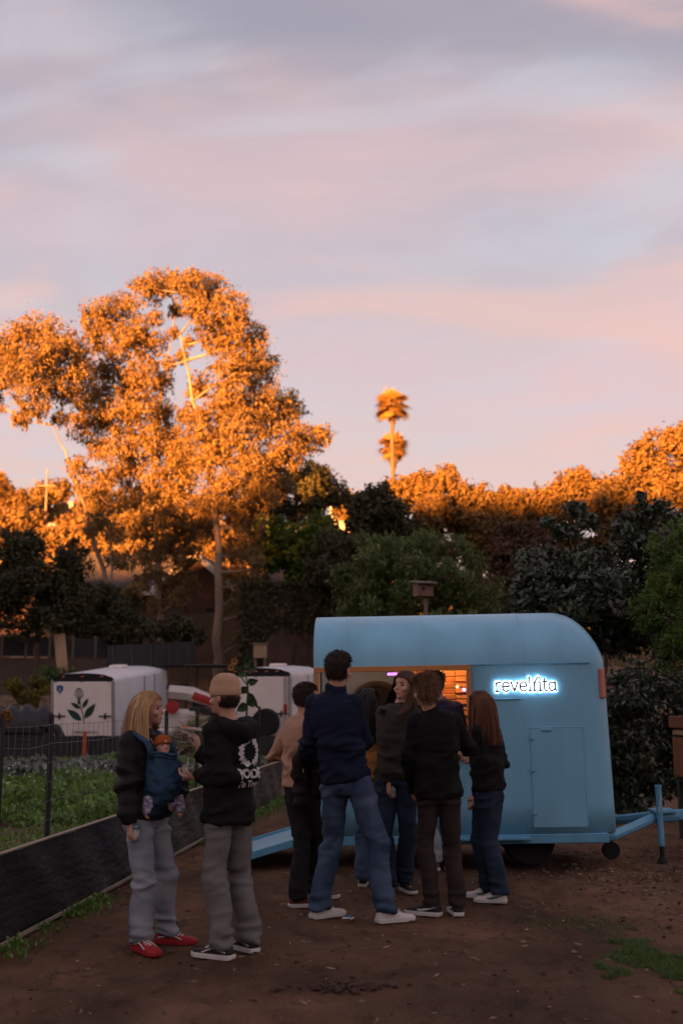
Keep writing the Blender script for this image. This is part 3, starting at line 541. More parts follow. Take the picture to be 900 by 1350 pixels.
V, F = leaf_quads(np.repeat(np.stack([x, y, z], 1), 3, 0) + rng.normal(size=(n * 3, 3)) * .012, rand_dirs(n * 3), .032, .024); tag(link('crop_flowers', new_mesh('crop_flowers', V, F), PET), 'small white flowers over the green crop row', 'flowers', kind='stuff')
# weeds along the fence foot, grass patch, leaf litter, clods
n = 2600; y = F0[1] + rng.random(n) ** 1.1 * fd[1]; p = np.stack([y * 1.2, y * 0, y * 0], 1); k = vn(p) + .4 * vn(p * 3) > .05; y = y[k]; n = len(y); x = fence_x(y) + .06 + np.abs(rng.normal(size=n)) * .10; z = rng.random(n) * .08 * np.exp(-(x - fence_x(y)) * 3)
d = rand_dirs(n); d[:, 2] = np.abs(d[:, 2]) + .5; d /= np.linalg.norm(d, axis=1)[:, None]; V, F = leaf_quads(np.stack([x, y, z + .01], 1), d, rng.uniform(.03, .06, n), rng.uniform(.012, .03, n)); me = new_mesh('fence_weeds', V, F); attr(me, 'tint', np.repeat(rng.random(n), 4)); tag(link('fence_weeds', me, CROP), 'small green weeds along the foot of the black fabric fence', 'weeds', kind='stuff')
def blades(cx, cy, rx, ry, n, h):
    a = rng.uniform(0, 2 * math.pi, n); r = np.sqrt(rng.random(n)); x = cx + rx * r * np.cos(a); y = cy + ry * r * np.sin(a); pn = np.stack([x, y, x * 0], 1); k = (1 - r) + .5 * vn(pn * 3.2) + .25 * vn(pn * 9) > .22; x, y = x[k], y[k]; n = len(x)
    base = np.stack([x, y, terrain(x, y)], 1); tip = base + np.stack([rng.normal(size=n) * .02, rng.normal(size=n) * .02, h * rng.uniform(.5, 1.3, n)], 1); sd_ = np.stack([np.cos(a[:n]), np.sin(a[:n]), np.zeros(n)], 1) * .003
    return np.stack([base - sd_, base + sd_, tip], 1).reshape(-1, 3), n
gc = G(880, 1272); V1, n1 = blades(gc[0], gc[1], .55, .75, 14000, .035); gc = G(768, 1218); V2, n2 = blades(gc[0], gc[1], .5, .35, 900, .02)
V = np.vstack([V1, V2]); me = new_mesh('grass', V, np.arange(len(V)).reshape(-1, 3)); attr(me, 'tint', np.repeat(rng.random(n1 + n2), 3)); tag(link('grass', me, mat('grass_blade', (.05, .10, .02), .6, .3, 3, tint=1, tcol=(.10, .17, .04), transl=.2)), 'short green grass patch at the edge of the dirt', 'grass', kind='stuff')
n = 2600; x = np.concatenate([rng.normal(3.3, .9, 1400), rng.uniform(-2.4, 4, 1200)]); y = np.concatenate([rng.normal(10.6, 1.1, 1400), rng.uniform(5, 14, 1200)]); d = rand_dirs(n); d[:, 2] *= .2; d /= np.linalg.norm(d, axis=1)[:, None]
V, F = leaf_quads(np.stack([x, y, terrain(x, y) + .008], 1), d, rng.uniform(.015, .085, n), rng.uniform(.006, .024, n)); V[:, 2] = np.maximum(V[:, 2], terrain(V[:, 0], V[:, 1]) + .003); me = new_mesh('leaf_litter', V, F); attr(me, 'tint', np.repeat(rng.random(n), 4)); tag(link('leaf_litter', me, mat('dry_leaf', (.10, .06, .04), .8, .3, 3, tint=1, tcol=(.30, .20, .14))), 'dry fallen leaves scattered on the dirt', 'leaves', kind='stuff')
n = 1500; x = rng.uniform(-2.6, 4.2, n); y = rng.uniform(5, 13, n); k = vn(np.stack([x * 1.1, y * .9, x * 0], 1)) > -.1; x, y = x[k], y[k]; z = terrain(x, y); b = B(); s = rng.random(len(x)) ** 3 * .016 + .004
for i in range(len(x)):
    V, F = ball((0, 0, 0), 1, 5, 3); V = V * (1 + .35 * rng.normal(size=(len(V), 1))) * np.array([1, 1, .6]) * s[i] @ Rz(i).T; b.add(V + np.array([x[i], y[i], z[i] + s[i] * .15]), F)
for i in range(60):
    a = rng.normal(0, .09, 2); q_ = G(450, 1302) + np.array([a[0] * 1.6, a[1] * .6, 0]); V, F = ball((0, 0, 0), 1, 6, 4); V = V * (1 + .3 * rng.normal(size=(len(V), 1))) * np.array([1.3, 1, .6]) * rng.uniform(.008, .022); b.add(V + q_ + np.array([0, 0, .004]), F)
tag(b.build('soil_clods', SOIL), 'loose clods and small stones on the dirt', 'clods', kind='stuff')
c = G(459, 1214); wr_ = thing('crumpled_wrapper', 'crumpled blue and white wrapper on the dirt by the white shoe', 'wrapper', (c[0], c[1], .0)); V = np.array([(i * .022 - .045, j * .02 - .03, .012 + .012 * rng.random()) for i in range(5) for j in range(4)]); V += rng.normal(size=V.shape) * .004
F = [(i * 4 + j, (i + 1) * 4 + j, (i + 1) * 4 + j + 1, i * 4 + j + 1) for i in range(4) for j in range(3)]; o = link('foil', new_mesh('foil', V, F), mat('wrapper_white', (.7, .7, .72), .4, .1), wr_); o = B(); o.box((.01, 0, .032), (.04, .03, .008), Ry(.3), .003); o.build('blue_print', mat('wrapper_blue', (.05, .2, .5), .4, .1), wr_)

# ================================================================ white cargo trailers and machines behind the field
WHITE = mat('white_panel', (.83, .76, .73), .45, .12, 2); BLUEW = mat('white_side', (.78, .81, .86), .4, .1, 2); ALU = mat('aluminium', (.55, .54, .53), .4, .2, 4, metal=.6); BLACK = mat('black_rubber', (.015, .015, .016), .8, .3, 10); RED = mat('red_lens', (.4, .03, .02), .3, .1)
LEAFG = mat('decal_green', (.012, .05, .035), .5, .1); DBLUE = mat('badge_blue', (.02, .10, .28), .5, .1); LAMPR = mat('red_marker_lamp', (.50, .10, .07), .3, .1); GREYTXT = mat('grey_lettering', (.25, .22, .21), .6, .1)
def text_mesh(s, size, ext=.002, off=0.0):
    cu = bpy.data.curves.new('text', 'FONT'); cu.body = s; cu.size = size; cu.extrude = ext; cu.align_x = 'CENTER'; cu.offset = off; o = bpy.data.objects.new('text', cu); COL.objects.link(o)
    dg = bpy.context.evaluated_depsgraph_get(); me = o.evaluated_get(dg).to_mesh(); V = np.array([v.co[:] for v in me.vertices]); F = [tuple(p.vertices) for p in me.polygons]; bpy.data.objects.remove(o); return V, F
def wheel(parent, c, r, wd, ax=(1, 0, 0), name='wheel'):
    ax = np.array(ax, float); c = np.array(c, float); w_ = B(); pr = [(-.5, .62), (-.5, .9), (-.38, 1), (.38, 1), (.5, .9), (.5, .62)]
    w_.tube([c + ax * wd * a for a, _ in pr], [r * q for _, q in pr], 28, (0, 0, 1), False); o = w_.build(name, BLACK, parent, False)
    h = B(); pr = [(-.3, .62), (-.42, .58), (-.2, .45), (-.32, .2), (-.34, .12)]; h.tube([c + ax * wd * a for a, _ in pr], [r * q for _, q in pr], 20, (0, 0, 1)); pr = [(.3, .62), (.3, .2)]; h.tube([c + ax * wd * a for a, _ in pr], [r * q for _, q in pr], 20, (0, 0, 1)); h.build('rim', ALU, o); return o
def cargo(label, c, yaw, pitch, wd, ht, ln, zf, logo):
    """origin: ground below the middle of the rear doors; local +y runs forward along the trailer"""
    root = thing('cargo_trailer', label, 'trailer', c, (pitch, 0, yaw), 'white cargo trailers')
    n = 14; ring = lambda s: [(-wd / 2, zf)] + [(-wd / 2 + .16 * (1 - math.cos(a)), zf + ht - .16 + .16 * math.sin(a)) for a in np.linspace(0, math.pi / 2, 6)] + [(x, zf + ht + s * (1 - (2 * x / wd) ** 2)) for x in np.linspace(-wd / 2 + .3, wd / 2 - .3, 7)] + [(wd / 2 - .16 * (1 - math.cos(a)), zf + ht - .16 + .16 * math.sin(a)) for a in np.linspace(math.pi / 2, 0, 6)] + [(wd / 2, zf)]
    ys = [0, .04, ln - .12, ln - .03, ln]; V = []
    for y in ys:
        k = 1 if y < ln - .1 else (.99 if y < ln - .01 else .95); V += [(x * k, y, zf + (z - zf) * k) for x, z in ring(.09)]
    m = len(ring(.09)); F = [(i * m + j, i * m + (j + 1) % m, (i + 1) * m + (j + 1) % m, (i + 1) * m + j) for i in range(len(ys) - 1) for j in range(m)] + [tuple(range((len(ys) - 1) * m, len(ys) * m))]
    link('body', new_mesh('body', V, [f[::-1] for f in F], False), BLUEW, root)
    b = B(); b.add([(x, .02, z) for x, z in ring(.09)], [tuple(range(m))]); b.build('rear_frame', BLACK, root)
    d = B(); d.box((0, -.02, zf + ht / 2 - .06), (wd - .16, .04, ht - .16), bev=.012); door = d.build('rear_door', WHITE, root)
    for s in (-1, 1):
        e = B(); e.box((s * (wd / 2 - .035), -.012, zf + ht / 2 - .04), (.05, .05, ht - .12), bev=.008); e.build('door_post', ALU, root)
        e = B(); e.box((s * wd * .36, -.055, zf + ht * .36), (.36, .025, .035)); e.box((s * wd * .36, -.06, zf + ht * .36), (.035, .04, .16)); e.build('latch', DARKMETAL, door)
    for x in (-.42, 0, .42):
        e = B(); e.tube([(x * wd, -.055, zf + ht - .12), (x * wd, -.035, zf + ht - .12)], .035, 8); e.build('hinge_cap', DARKMETAL, door)
    for x in np.linspace(-.3, .3, 3 if logo else 5): e = B(); e.box((x * wd, -.01, zf + ht - .005), (.09, .05, .035), bev=.01); e.build('marker_lamp', LAMPR, root)
    v = B(); v.box((.1, ln * .55, zf + ht + .13), (.42, .42, .09), bev=.03); v.build('roof_vent', WHITE, root)
    e = B(); e.box((wd / 2 + .006, ln * .62, zf + ht * .5), (.012, .75, ht * .82)); sd_ = e.build('side_door', BLUEW, root); e = B(); e.box((wd / 2 + .014, ln * .62 - .36, zf + ht * .5), (.016, .03, ht * .84)); e.box((wd / 2 + .014, ln * .62 + .36, zf + ht * .5), (.016, .03, ht * .84)); e.build('door_seal', DARKMETAL, sd_)
    e = B(); e.box((0, ln / 2, zf - .09), (wd - .2, ln, .12)); e.tube([(0, ln, zf - .09), (0, ln + 1.0, zf - .09)], .05, 6, (1, 0, 0)); e.build('chassis', DARKMETAL, root)
    for s in (-1, 1): wheel(root, (s * (wd / 2 - .12), ln * .5, .33), .33, .2)
    return root, door
c = P(111, 973, 31.5); zf = .52; cy_ = R(-14)
lt, door = cargo('white cargo trailer with dark green plant emblem on its rear door', (c[0], 31.5, c[2] - zf), cy_, R(5.5), 1.88, 1.66, 3.7, zf, True)
zc_ = zf + .80; em = B()
def leaf_shape(x0, z0, x1, z1, wd, y):
    a = np.array([x0, z0]); e = np.array([x1, z1]); d = e - a; nrm = np.array([-d[1], d[0]]) / np.linalg.norm(d); V = []
    for s in (1, -1):
        for t in (np.linspace(0, 1, 9) if s > 0 else np.linspace(1, 0, 9)[1:-1]): p = a + d * t + s * nrm * wd * math.sin(math.pi * t ** .85); V.append((p[0], y, p[1]))
    return V, [tuple(range(len(V)))]
for i, lf in enumerate(((-.02, zc_ - .32, -.45, zc_ - .02, .10), (.06, zc_ - .26, .40, zc_ + .14, .10), (-.05, zc_ - .0, -.34, zc_ + .16, .06), (.01, zc_ + .02, .19, zc_ + .28, .06), (-.06, zc_ + .10, -.12, zc_ + .25, .05))): em.add(*leaf_shape(*lf, -.045 - .001 * i))
em.tube([(.05, -.046, zc_ - .36), (.02, -.046, zc_ - .15), (-.06, -.046, zc_ + .12)], .012, 5)
for k in range(7):
    a = (k - 3) / 3; em.tube([(-.09 + a * .03, -.046, zc_ + .24), (-.09 + a * .13, -.046, zc_ + .38), (-.09 + a * .10, -.046, zc_ + .5), (-.09, -.046, zc_ + .56)], .006, 4)
em.build('plant_emblem', LEAFG, door)
b = B(); bx_, bz = -.66, zf + 1.32; b.add([(bx_ - .1, -.045, bz + .09), (bx_, -.045, bz + .11), (bx_ + .1, -.045, bz + .09), (bx_ + .1, -.045, bz - .02), (bx_, -.045, bz - .13), (bx_ - .1, -.045, bz - .02)], [(0, 1, 2, 3, 4, 5)]); bo = b.build('badge', DBLUE, door)
V, F = text_mesh('1', .16); V = V @ Rx(R(90)).T + np.array([bx_, -.052, bz - .06]); link('badge_number', new_mesh('badge_number', V, F), WHITE, door)
V, F = text_mesh('landscape.com', .12); V = V @ Rx(R(90)).T + np.array([.1, -.052, zf + .14]); link('lettering', new_mesh('lettering', V, F), GREYTXT, door)
c = P(338, 972, 30.5); rt, door = cargo('white cargo trailer with spare wheel on its rear door', (c[0], 30.5, c[2] - zf), R(-11), R(2.5), 1.92, 1.72, 3.6, zf, False)
wheel(door, (.30, -.16, zf + .40), .36, .2, (0, 1, 0), 'spare_wheel'); b = B(); b.box((.80, -.04, zf + .75), (.10, .05, .22), bev=.01); b.build('tail_light', RED, door); b = B(); b.box((.80, -.045, zf + .9), (.1, .02, 1.3)); b.build('door_bar', ALU, door)
# black dump trailer, black cab truck, white loader, dark machine
BLK = mat('black_paint', (.02, .021, .024), .5, .3, 3)
c0 = P(205, 905, 35); zl, zh = P(200, 880, 35)[2], P(200, 850, 35)[2]; dt = thing('dump_trailer', 'long black ribbed dump trailer behind the emblem trailer', 'trailer', (c0[0], 35, gz(c0[0], 35)), (0, R(-3), R(8))); g0 = gz(c0[0], 35); b = B()
b.box((0, 0, zl - g0 + .1), (2.5, 1.6, .08)); b.box((0, -.8, (zl + zh) / 2 - g0), (2.5, .05, zh - zl)); b.box((0, .8, (zl + zh) / 2 - g0), (2.5, .05, zh - zl)); b.box((-1.25, 0, (zl + zh) / 2 - g0), (.05, 1.55, zh - zl)); b.build('bed', BLK, dt)
b = B(); b.box((1.27, 0, (zl + zh) / 2 - g0 + .06), (.05, 1.6, zh - zl + .15)); tg_ = b.build('tailgate', BLK, dt)
for k in range(4): b = B(); b.box((1.31, -.7 + k * .46, (zl + zh) / 2 - g0 + .06), (.04, .07, zh - zl + .12)); b.build('rib', DARKMETAL, tg_)
for k in range(5): b = B(); b.box((-1.1 + k * .55, -.85, (zl + zh) / 2 - g0), (.07, .05, zh - zl)); b.build('rib', DARKMETAL, dt)
b = B(); b.box((0, 0, (zl - g0) * .75), (2.2, .9, .14)); b.box((0, 0, (zl - g0) * .55), (.1, .8, zl - g0 - .2)); b.build('chassis', DARKMETAL, dt)
for x in (-.4, .4): wheel(dt, (x, -.75, .36), .36, .22, (0, 1, 0)); wheel(dt, (x, .75, .36), .36, .22, (0, 1, 0))
c = P(282, 905, 34); g0 = gz(c[0], 34); zt = P(280, 878, 34)[2] - g0; tk = thing('utility_vehicle', 'black open utility vehicle with flat roof behind the tan beanie', 'vehicle', (c[0], 34, g0), (0, 0, R(-8))); b = B()
b.box((0, 0, .72), (1.9, 1.3, .5), bev=.12); b.box((.75, 0, 1.05), (.5, 1.2, .3), bev=.1); b.build('body', BLK, tk); b = B(); b.box((-.1, 0, zt), (1.35, 1.25, .07), bev=.03); b.build('roof', BLK, tk)
for sx in (-.65, .5):
    for sy in (-.55, .55): b = B(); b.tube([(sx + (.12 if sx > 0 else -.05), sy, .9), (sx, sy, zt)], .03, 6); b.build('roof_pillar', BLK, tk)
b = B(); b.box((-.2, 0, 1.05), (.5, 1.1, .3), bev=.06); b.box((-.45, 0, 1.3), (.12, 1.1, .5), bev=.05); b.build('seat', BLACK, tk)
for sx in (-.65, .65):
    for sy in (-.62, .62): wheel(tk, (sx, sy, .32), .32, .22, (0, 1, 0))
LOAD = mat('loader_white', (.62, .58, .56), .5, .15, 3); REDP = mat('loader_red', (.38, .03, .03), .45, .15)
c = P(248, 975, 30); ld = thing('compact_loader', 'small white loader with red striped lift arm between the cargo trailers', 'loader', (c[0], 30, 0), (0, 0, R(0))); q = lambda px, py: (P(px, py, 30)[0] - c[0], P(px, py, 30)[2])
b = B()
for y in (-.42, .42):
    (x0, z0), (x1, z1), (x2, z2) = q(226, 912), q(250, 914), q(296, 930); b.tube([(x0, y, z0), (x1, y, z1), (x2, y, z2)], [(.09, .17), (.09, .17), (.09, .12)], 4, (0, 1, 0))
arm = b.build('lift_arm', LOAD, ld); (x1, z1), (x2, z2) = q(258, 917), q(288, 927); b = B(); b.tube([(x1, -.55, z1), (x2, -.55, z2)], [(.012, .1)] * 2, 4, (0, 1, 0)); b.build('red_stripe', REDP, arm)
b = B(); (x0, z0) = q(238, 950); b.box((x0, 0, z0 + .02), (1.0, .8, .55), bev=.1); b.box((x0 + .25, 0, z0 - .3), (1.6, .9, .22), bev=.05); b.build('body', LOAD, ld); (x0, z0) = q(228, 932); b = B(); b.tube([(x0 + .05, -.5, z0), (x0 + .05, -.4, z0)], [.17, .17], 12, (1, 0, 0)); b.tube([(x0 + .05, -.53, z0), (x0 + .05, -.5, z0)], [.08, .08], 10, (1, 0, 0)); b.build('pivot_hub', REDP, ld)
b = B(); (x0, z0) = q(262, 945); b.box((x0, 0, z0), (.5, .7, .5), bev=.06); b.build('engine_cover', BLK, ld)
for sx in (-.35, .75): wheel(ld, (q(240, 960)[0] + sx, -.5, .3), .3, .22, (0, 1, 0)); wheel(ld, (q(240, 960)[0] + sx, .5, .3), .3, .22, (0, 1, 0))
c = P(40, 960, 29.6); dm = thing('covered_machine', 'dark machine under a draped black tarp beside the emblem trailer', 'machine', (c[0], 29.6, 0)); zt = P(40, 927, 29.6)[2]
n = 22; xs = np.linspace(-.95, .55, n); V = []; F = []
for i, x in enumerate(xs):
    for j in range(13):
        a = math.pi * j / 12; r = (1 - ((x + .2) / .78) ** 6) ; r = max(r, .25); V.append((x, -.45 * math.cos(a) * r, .75 + (zt - .75) * math.sin(a) ** .6 * (.75 + .25 * r) * (.9 + .1 * math.sin(i * 1.1))))
F = [(i * 13 + j, (i + 1) * 13 + j, (i + 1) * 13 + j + 1, i * 13 + j + 1) for i in range(n - 1) for j in range(12)]; V = np.array(V); V += .03 * np.stack([fbm(V * 5), fbm(V * 5 + 9), fbm(V * 6 + 4)], 1)
link('tarp', new_mesh('tarp', V, F, True), mat('tarp_black', (.02, .023, .03), .35, .3, 4), dm); b = B(); b.box((-.2, 0, .55), (1.3, .7, .5), bev=.06); b.tube([(.3, -.3, .95), (.75, -.3, .85), (1.0, -.3, .4)], .12, 8); b.build('body', BLK, dm)
for sx in (-.6, .3): wheel(dm, (sx, -.35, .3), .3, .2, (0, 1, 0)); wheel(dm, (sx, .35, .3), .3, .2, (0, 1, 0))
# yellow flowering shrubs, orange bloom, cut stalk heap
YEL = mat('yellow_flower', (.30, .20, .02), .6, .3, 3, tint=1, tcol=(.07, .11, .03), transl=.2)
tree('flowering_shrub', 'yellow flowering shrub behind the covered machine', 33, [(40, 950), (40, 920)], dome(38, 910, 26, 20, 14, 9, 33), YEL, BARK2, dens=160, leaf=(.08, .04), droop=-.2, rad=.03, br=.02, cat='shrub')
tree('flowering_shrub', 'green shrub against the tan block wall', 34, [(75, 930), (75, 900)], dome(72, 895, 30, 16, 12, 9, 34), GREEN, BARK2, dens=120, leaf=(.09, .04), droop=-.2, rad=.03, br=.02, cat='shrub')
tree('flowering_shrub', 'orange blooming plant at the field edge by the covered machine', 27, [(2, 990), (2, 960)], dome(2, 945, 10, 18, 8, 6, 27), mat('orange_flower', (.45, .14, .03), .6, .3, 3, tint=1, tcol=(.08, .10, .03)), BARK2, dens=220, leaf=(.07, .04), droop=-.2, rad=.02, br=.015, cat='shrub')
tree('shade_shrub', 'low dark shrub at the foot of the gum trunks', 39, [(200, 870), (200, 850)], dome(205, 835, 70, 22, 22, 12, 39), DARKLEAF, BARK2, dens=60, leaf=(.14, .07), rad=.05, br=.03, cat='shrub')
c = P(262, 975, 28.8); n = 900; hp = thing('stalk_heap', 'heap of pale dry cut stalks in front of the white loader', 'heap', (c[0], 28.8, 0)); x = rng.normal(0, .38, n); zz = np.maximum(P(262, 943, 28.8)[2] - np.abs(x) * .7, .3) * rng.random(n) ** .5; d = rand_dirs(n); d[:, 2] *= .5
V, F = leaf_quads(np.stack([x, rng.normal(0, .25, n), zz], 1), d / np.linalg.norm(d, axis=1)[:, None], .5, .035); me = new_mesh('stalks', V, F); attr(me, 'tint', np.repeat(rng.random(n), 4)); so = link('stalks', me, mat('dry_stalk', (.26, .24, .13), .8, .3, 2, tint=1, tcol=(.42, .36, .26)), hp); so['kind'] = 'stuff'
# sunflower
c = P(327, 1000, 15.2); sf = thing('sunflower', 'leggy sunflower with drooping leaves and small yellow blooms behind the hoodie', 'plant', (c[0], 15.2, 0)); q = lambda px, py, dy=0: np.array([P(px, py, 15.2 + dy)[0] - c[0], dy, P(px, py, 15.2 + dy)[2]])
b = B(); b.tube([(0, 0, 0), q(328, 985), q(325, 940), q(327, 905), q(322, 880)], [.018, .016, .014, .011, .007], 7); b.tube([q(327, 905), q(316, 890), q(309, 872)], [.009, .007, .005], 6); b.build('stem', GREEN, sf, True)
BIGLEAF = mat('sunflower_leaf', (.045, .085, .03), .6, .35, 8, bump=.003, bscale=60)
for (px, py, ex, ey, wd) in ((325, 884, 338, 880, .06), (324, 886, 312, 892, .05), (326, 900, 341, 897, .055), (326, 905, 318, 915, .06), (326, 912, 341, 935, .05), (327, 928, 312, 938, .065), (327, 930, 338, 922, .06), (327, 945, 343, 958, .055), (327, 950, 315, 962, .06), (322, 880, 330, 870, .05), (320, 878, 310, 880, .045), (327, 965, 340, 980, .06), (322, 876, 335, 866, .05), (318, 872, 326, 862, .045)):
    a = q(px, py); e = q(ex, ey, rng.uniform(-.12, .12)); d = e - a; sd_ = unit(np.cross(d, (0, 1, .3))) * wd; nr = unit(np.cross(d, sd_)) * .012; V = [a, a + d * .25 + sd_ + nr, a + d * .6 + sd_ * .8 + nr, e, a + d * .6 - sd_ * .8 + nr, a + d * .25 - sd_ + nr, a + d * .3, a + d * .65]
    link('leaf', new_mesh('leaf', V, [(0, 6, 1), (1, 6, 7, 2), (2, 7, 3), (3, 7, 4), (4, 7, 6, 5), (5, 6, 0)]), BIGLEAF, sf)
PETAL = mat('sunflower_petal', (.48, .20, .02), .6, .2)
for px, py in ((309, 872), (305, 880)):
    b = B(); cc = q(px, py, -.05)
    for k in range(12): a = k * math.pi / 6; d = np.array([math.cos(a), -.25, math.sin(a)]); s_ = np.cross(d, (0, 1, 0)) * .013; b.add([cc + d * .02, cc + d * .032 + s_ * .7, cc + d * .048, cc + d * .032 - s_ * .7], [(0, 1, 2, 3)])
    fo = b.build('bloom', PETAL, sf); b = B(); b.add(*ball(cc, (.018, .012, .018), 8, 5)); b.build('bloom_centre', BARK2, fo)
# birdhouse on a pole
c = P(557, 812, 16.5); zt, zb_ = P(557, 768, 16.5)[2], P(557, 786, 16.5)[2]; bh = thing('birdhouse', 'small wooden birdhouse on a thin pole beyond the blue trailer', 'birdhouse', (P(561, 800, 16.5)[0], 16.5, 0), (0, 0, R(20))); BW = mat('birdhouse_wood', (.22, .12, .09), .8, .3, 6)
b = B(); b.tube([(0, 0, 0), (0, 0, zb_)], .03, 8); b.build('pole', GREYWOOD, bh); b = B(); b.box((-.04, 0, (zt + zb_) / 2 - .02), (.24, .2, zt - zb_ - .02), bev=.006); b.build('box', BW, bh); b = B(); b.box((-.04, -.02, zt), (.32, .3, .03), Rx(R(8)), .006); b.build('roof', GREYWOOD, bh); b = B(); b.tube([(-.08, -.103, (zt + zb_) / 2), (-.08, -.098, (zt + zb_) / 2)], .025, 10); b.build('entrance_hole', BLACK, bh)
# wooden planter stand at the right edge
c = P(904, 1040, 13.6); pl = thing('wooden_planter', 'brown wooden planter box on a dark stand beside the drawbar', 'planter', (c[0] + .12, 13.6, 0), (0, 0, R(10))); zz = lambda py: P(900, py, 13.6)[2]; RW = mat('red_wood', (.21, .085, .045), .75, .35, 5, stretch=(1, 1, .3))
b = B(); b.box((0, 0, (zz(944) + zz(960)) / 2), (.44, .4, zz(944) - zz(960)), bev=.01); b.build('top_box', RW, pl); b = B(); b.box((.01, 0, zz(966)), (.38, .38, .06), bev=.01); b.build('ledge', TANWOOD, pl)
for k in range(5): b = B(); b.box((-.15 + k * .076, -.17, (zz(972) + zz(1032)) / 2), (.07, .03, zz(972) - zz(1032)), bev=.006); b.build('slat', RW, pl); b = B(); b.box((-.17, -.15 + k * .076, (zz(972) + zz(1024)) / 2), (.03, .07, zz(972) - zz(1024)), bev=.006); b.build('slat', RW, pl)
b = B(); b.box((.02, .02, (zz(972) + zz(1032)) / 2), (.30, .28, zz(972) - zz(1032) - .02)); b.build('liner', BLACK, pl); b = B()
for sx in (-.13, .15):
    for sy in (-.13, .15): b.box((sx, sy, zz(1030) / 2), (.05, .05, zz(1030)))
b.build('stand', DARKMETAL, pl)
# ================================================================ blue bar trailer
def paint_mat():
    m = mat('blue_paint', (.205, .50, .70), .36, .24, 2.4, bump=.006, bscale=2.8, spec=.45, detail=8, stretch=(1, 1, .35)); return m
BLUE = paint_mat(); BLUETRIM = mat('blue_trim', (.13, .38, .57), .42, .2, 5); ORW = mat('orange_wood', (.52, .22, .07), .55, .25, 8, stretch=(.3, 1, 4)); INNER = mat('interior_lining', (.33, .36, .40), .6, .2, 2); BROWN = mat('dark_brown_panel', (.06, .035, .022), .7, .4, 4)
TL, TW, ZB, ZS, HR = 2.87, .80, .33, 1.93, .55; TX, TY = 1.222, 12.0
tr = thing('bar_trailer', 'round-roofed light blue bar trailer with serving window and glowing sign', 'trailer', (TX, TY, 0), (0, R(-1.0), R(-2.0)))
WX0, WX1, WZ0, WZ1 = -1.385, .05, 1.10, 1.89
xst = sorted([-TL / 2, WX0, WX1] + list(np.linspace(-1.2, .9, 8))) + [TL / 2 - .45]; nose = np.linspace(0, math.pi / 2, 13)[1:]
zst = [ZB, .6, .85, WZ0, 1.35, 1.6, WZ1, ZS]; arc = np.linspace(0, math.pi, 25)[1:-1]
def section(it, is_):
    w_ = TW - is_; pts = [(-w_, z) for z in zst]; pts += [(-w_ * math.cos(a), ZS + max(HR - it, .02) * math.sin(a) ** .9 if HR > it else ZS) for a in arc]; pts += [(w_, z) for z in zst[::-1]]; return pts
V = []; cols = []
for x in xst: V += [(x, y, z) for y, z in section(0, 0)]
for a in nose:
    k = 1 - math.cos(a); it = .55 * k; is_ = .30 * k ** 1.6; x = TL / 2 - .45 + .45 * math.sin(a)
    V += [(x + (ZS - min(z, ZS)) * 0.022 * math.sin(a), y, z) for y, z in section(min(it, HR - .03), is_)]
m = len(section(0, 0)); ns = len(xst) + len(nose); F = []
for i in range(ns - 1):
    for j in range(m - 1):
        if i + 1 < len(xst) and j < len(zst) - 1:
            xm = (xst[i] + xst[i + 1]) / 2; zm = (zst[j] + zst[j + 1]) / 2
            if WX0 < xm < WX1 and WZ0 < zm < WZ1: continue
        F.append((i * m + j, (i + 1) * m + j, (i + 1) * m + j + 1, i * m + j + 1))
F.append(tuple((ns - 1) * m + j for j in range(m)))
me = new_mesh('body', V, F); body = link('body', me, BLUE, tr)
for p in me.polygons: p.use_smooth = True
sm_ = body.modifiers.new('solid', 'SOLIDIFY'); sm_.thickness = .028; sm_.offset = -1
try:
    me.set_sharp_from_angle(angle=R(40))
except Exception: pass
b = B(); b.box((-.15, 0, ZB - .02), (TL - .35, 2 * TW - .08, .05)); b.build('floor', BROWN, tr)
# seams, rivets, panels
b = B(); b.box((WX1 + (TL / 2 - .2 - WX1) / 2 + .02, -TW - .004, ZS + .006), (TL / 2 - .2 - WX1, .012, .016), bev=.003); b.build('belt_seam', BLUETRIM, tr)
b = B(); b.box((.33, -TW - .004, 1.60), (.48, .012, .014), bev=.003); b.build('panel_seam', BLUETRIM, tr)
rv = B(); 
for x in np.arange(.16, 1.2, .065): rv.add(*ball((x, -TW - .004, ZS - .02), (.006, .004, .006), 6, 4))
for z in np.arange(.4, 1.9, .075): rv.add(*ball((.60, -TW - .002, z), (.006, .004, .006), 6, 4))
for x in np.arange(.1, 1.2, .09): rv.add(*ball((x, -TW - .002, .37), (.006, .004, .006), 6, 4))
o = rv.build('rivets', BLUETRIM, tr, True); o['kind'] = 'stuff'
for xs_ in (.62, -.35, -1.1):      # roof sheet joints
    b = B(); b.tube([(xs_, -(TW + .002) * math.cos(a), ZS + (HR + .002) * math.sin(a) ** .9) for a in np.linspace(.05, 3.09, 24)], [(.008, .003)] * 24, 4, (1, 0, 0)); b.build('roof_seam', BLUE, tr)
b = B(); b.box((.90, -TW - .002, .86), (.50, .008, .92), bev=.003); dr = b.build('side_door', BLUE, tr)
for s, (cx_, cz_, dx, dz) in enumerate(((.90, 1.325, .51, .009), (.90, .395, .51, .009), (.645, .86, .009, .92), (1.155, .86, .009, .92))): b = B(); b.box((cx_, -TW - .005, cz_), (dx, .007, dz), bev=.002); b.build('door_trim', BLUE, dr)
for z in (.52, .92, 1.22): b = B(); b.box((.655, -TW - .010, z), (.05, .012, .024), bev=.003); b.tube([(.64, -TW - .012, z - .02), (.64, -TW - .012, z + .02)], .006, 8); b.build('hinge', BLUETRIM, dr)
b = B(); b.box((.80, -TW - .010, 1.30), (.10, .016, .02), bev=.004); b.build('latch', BLUETRIM, dr)
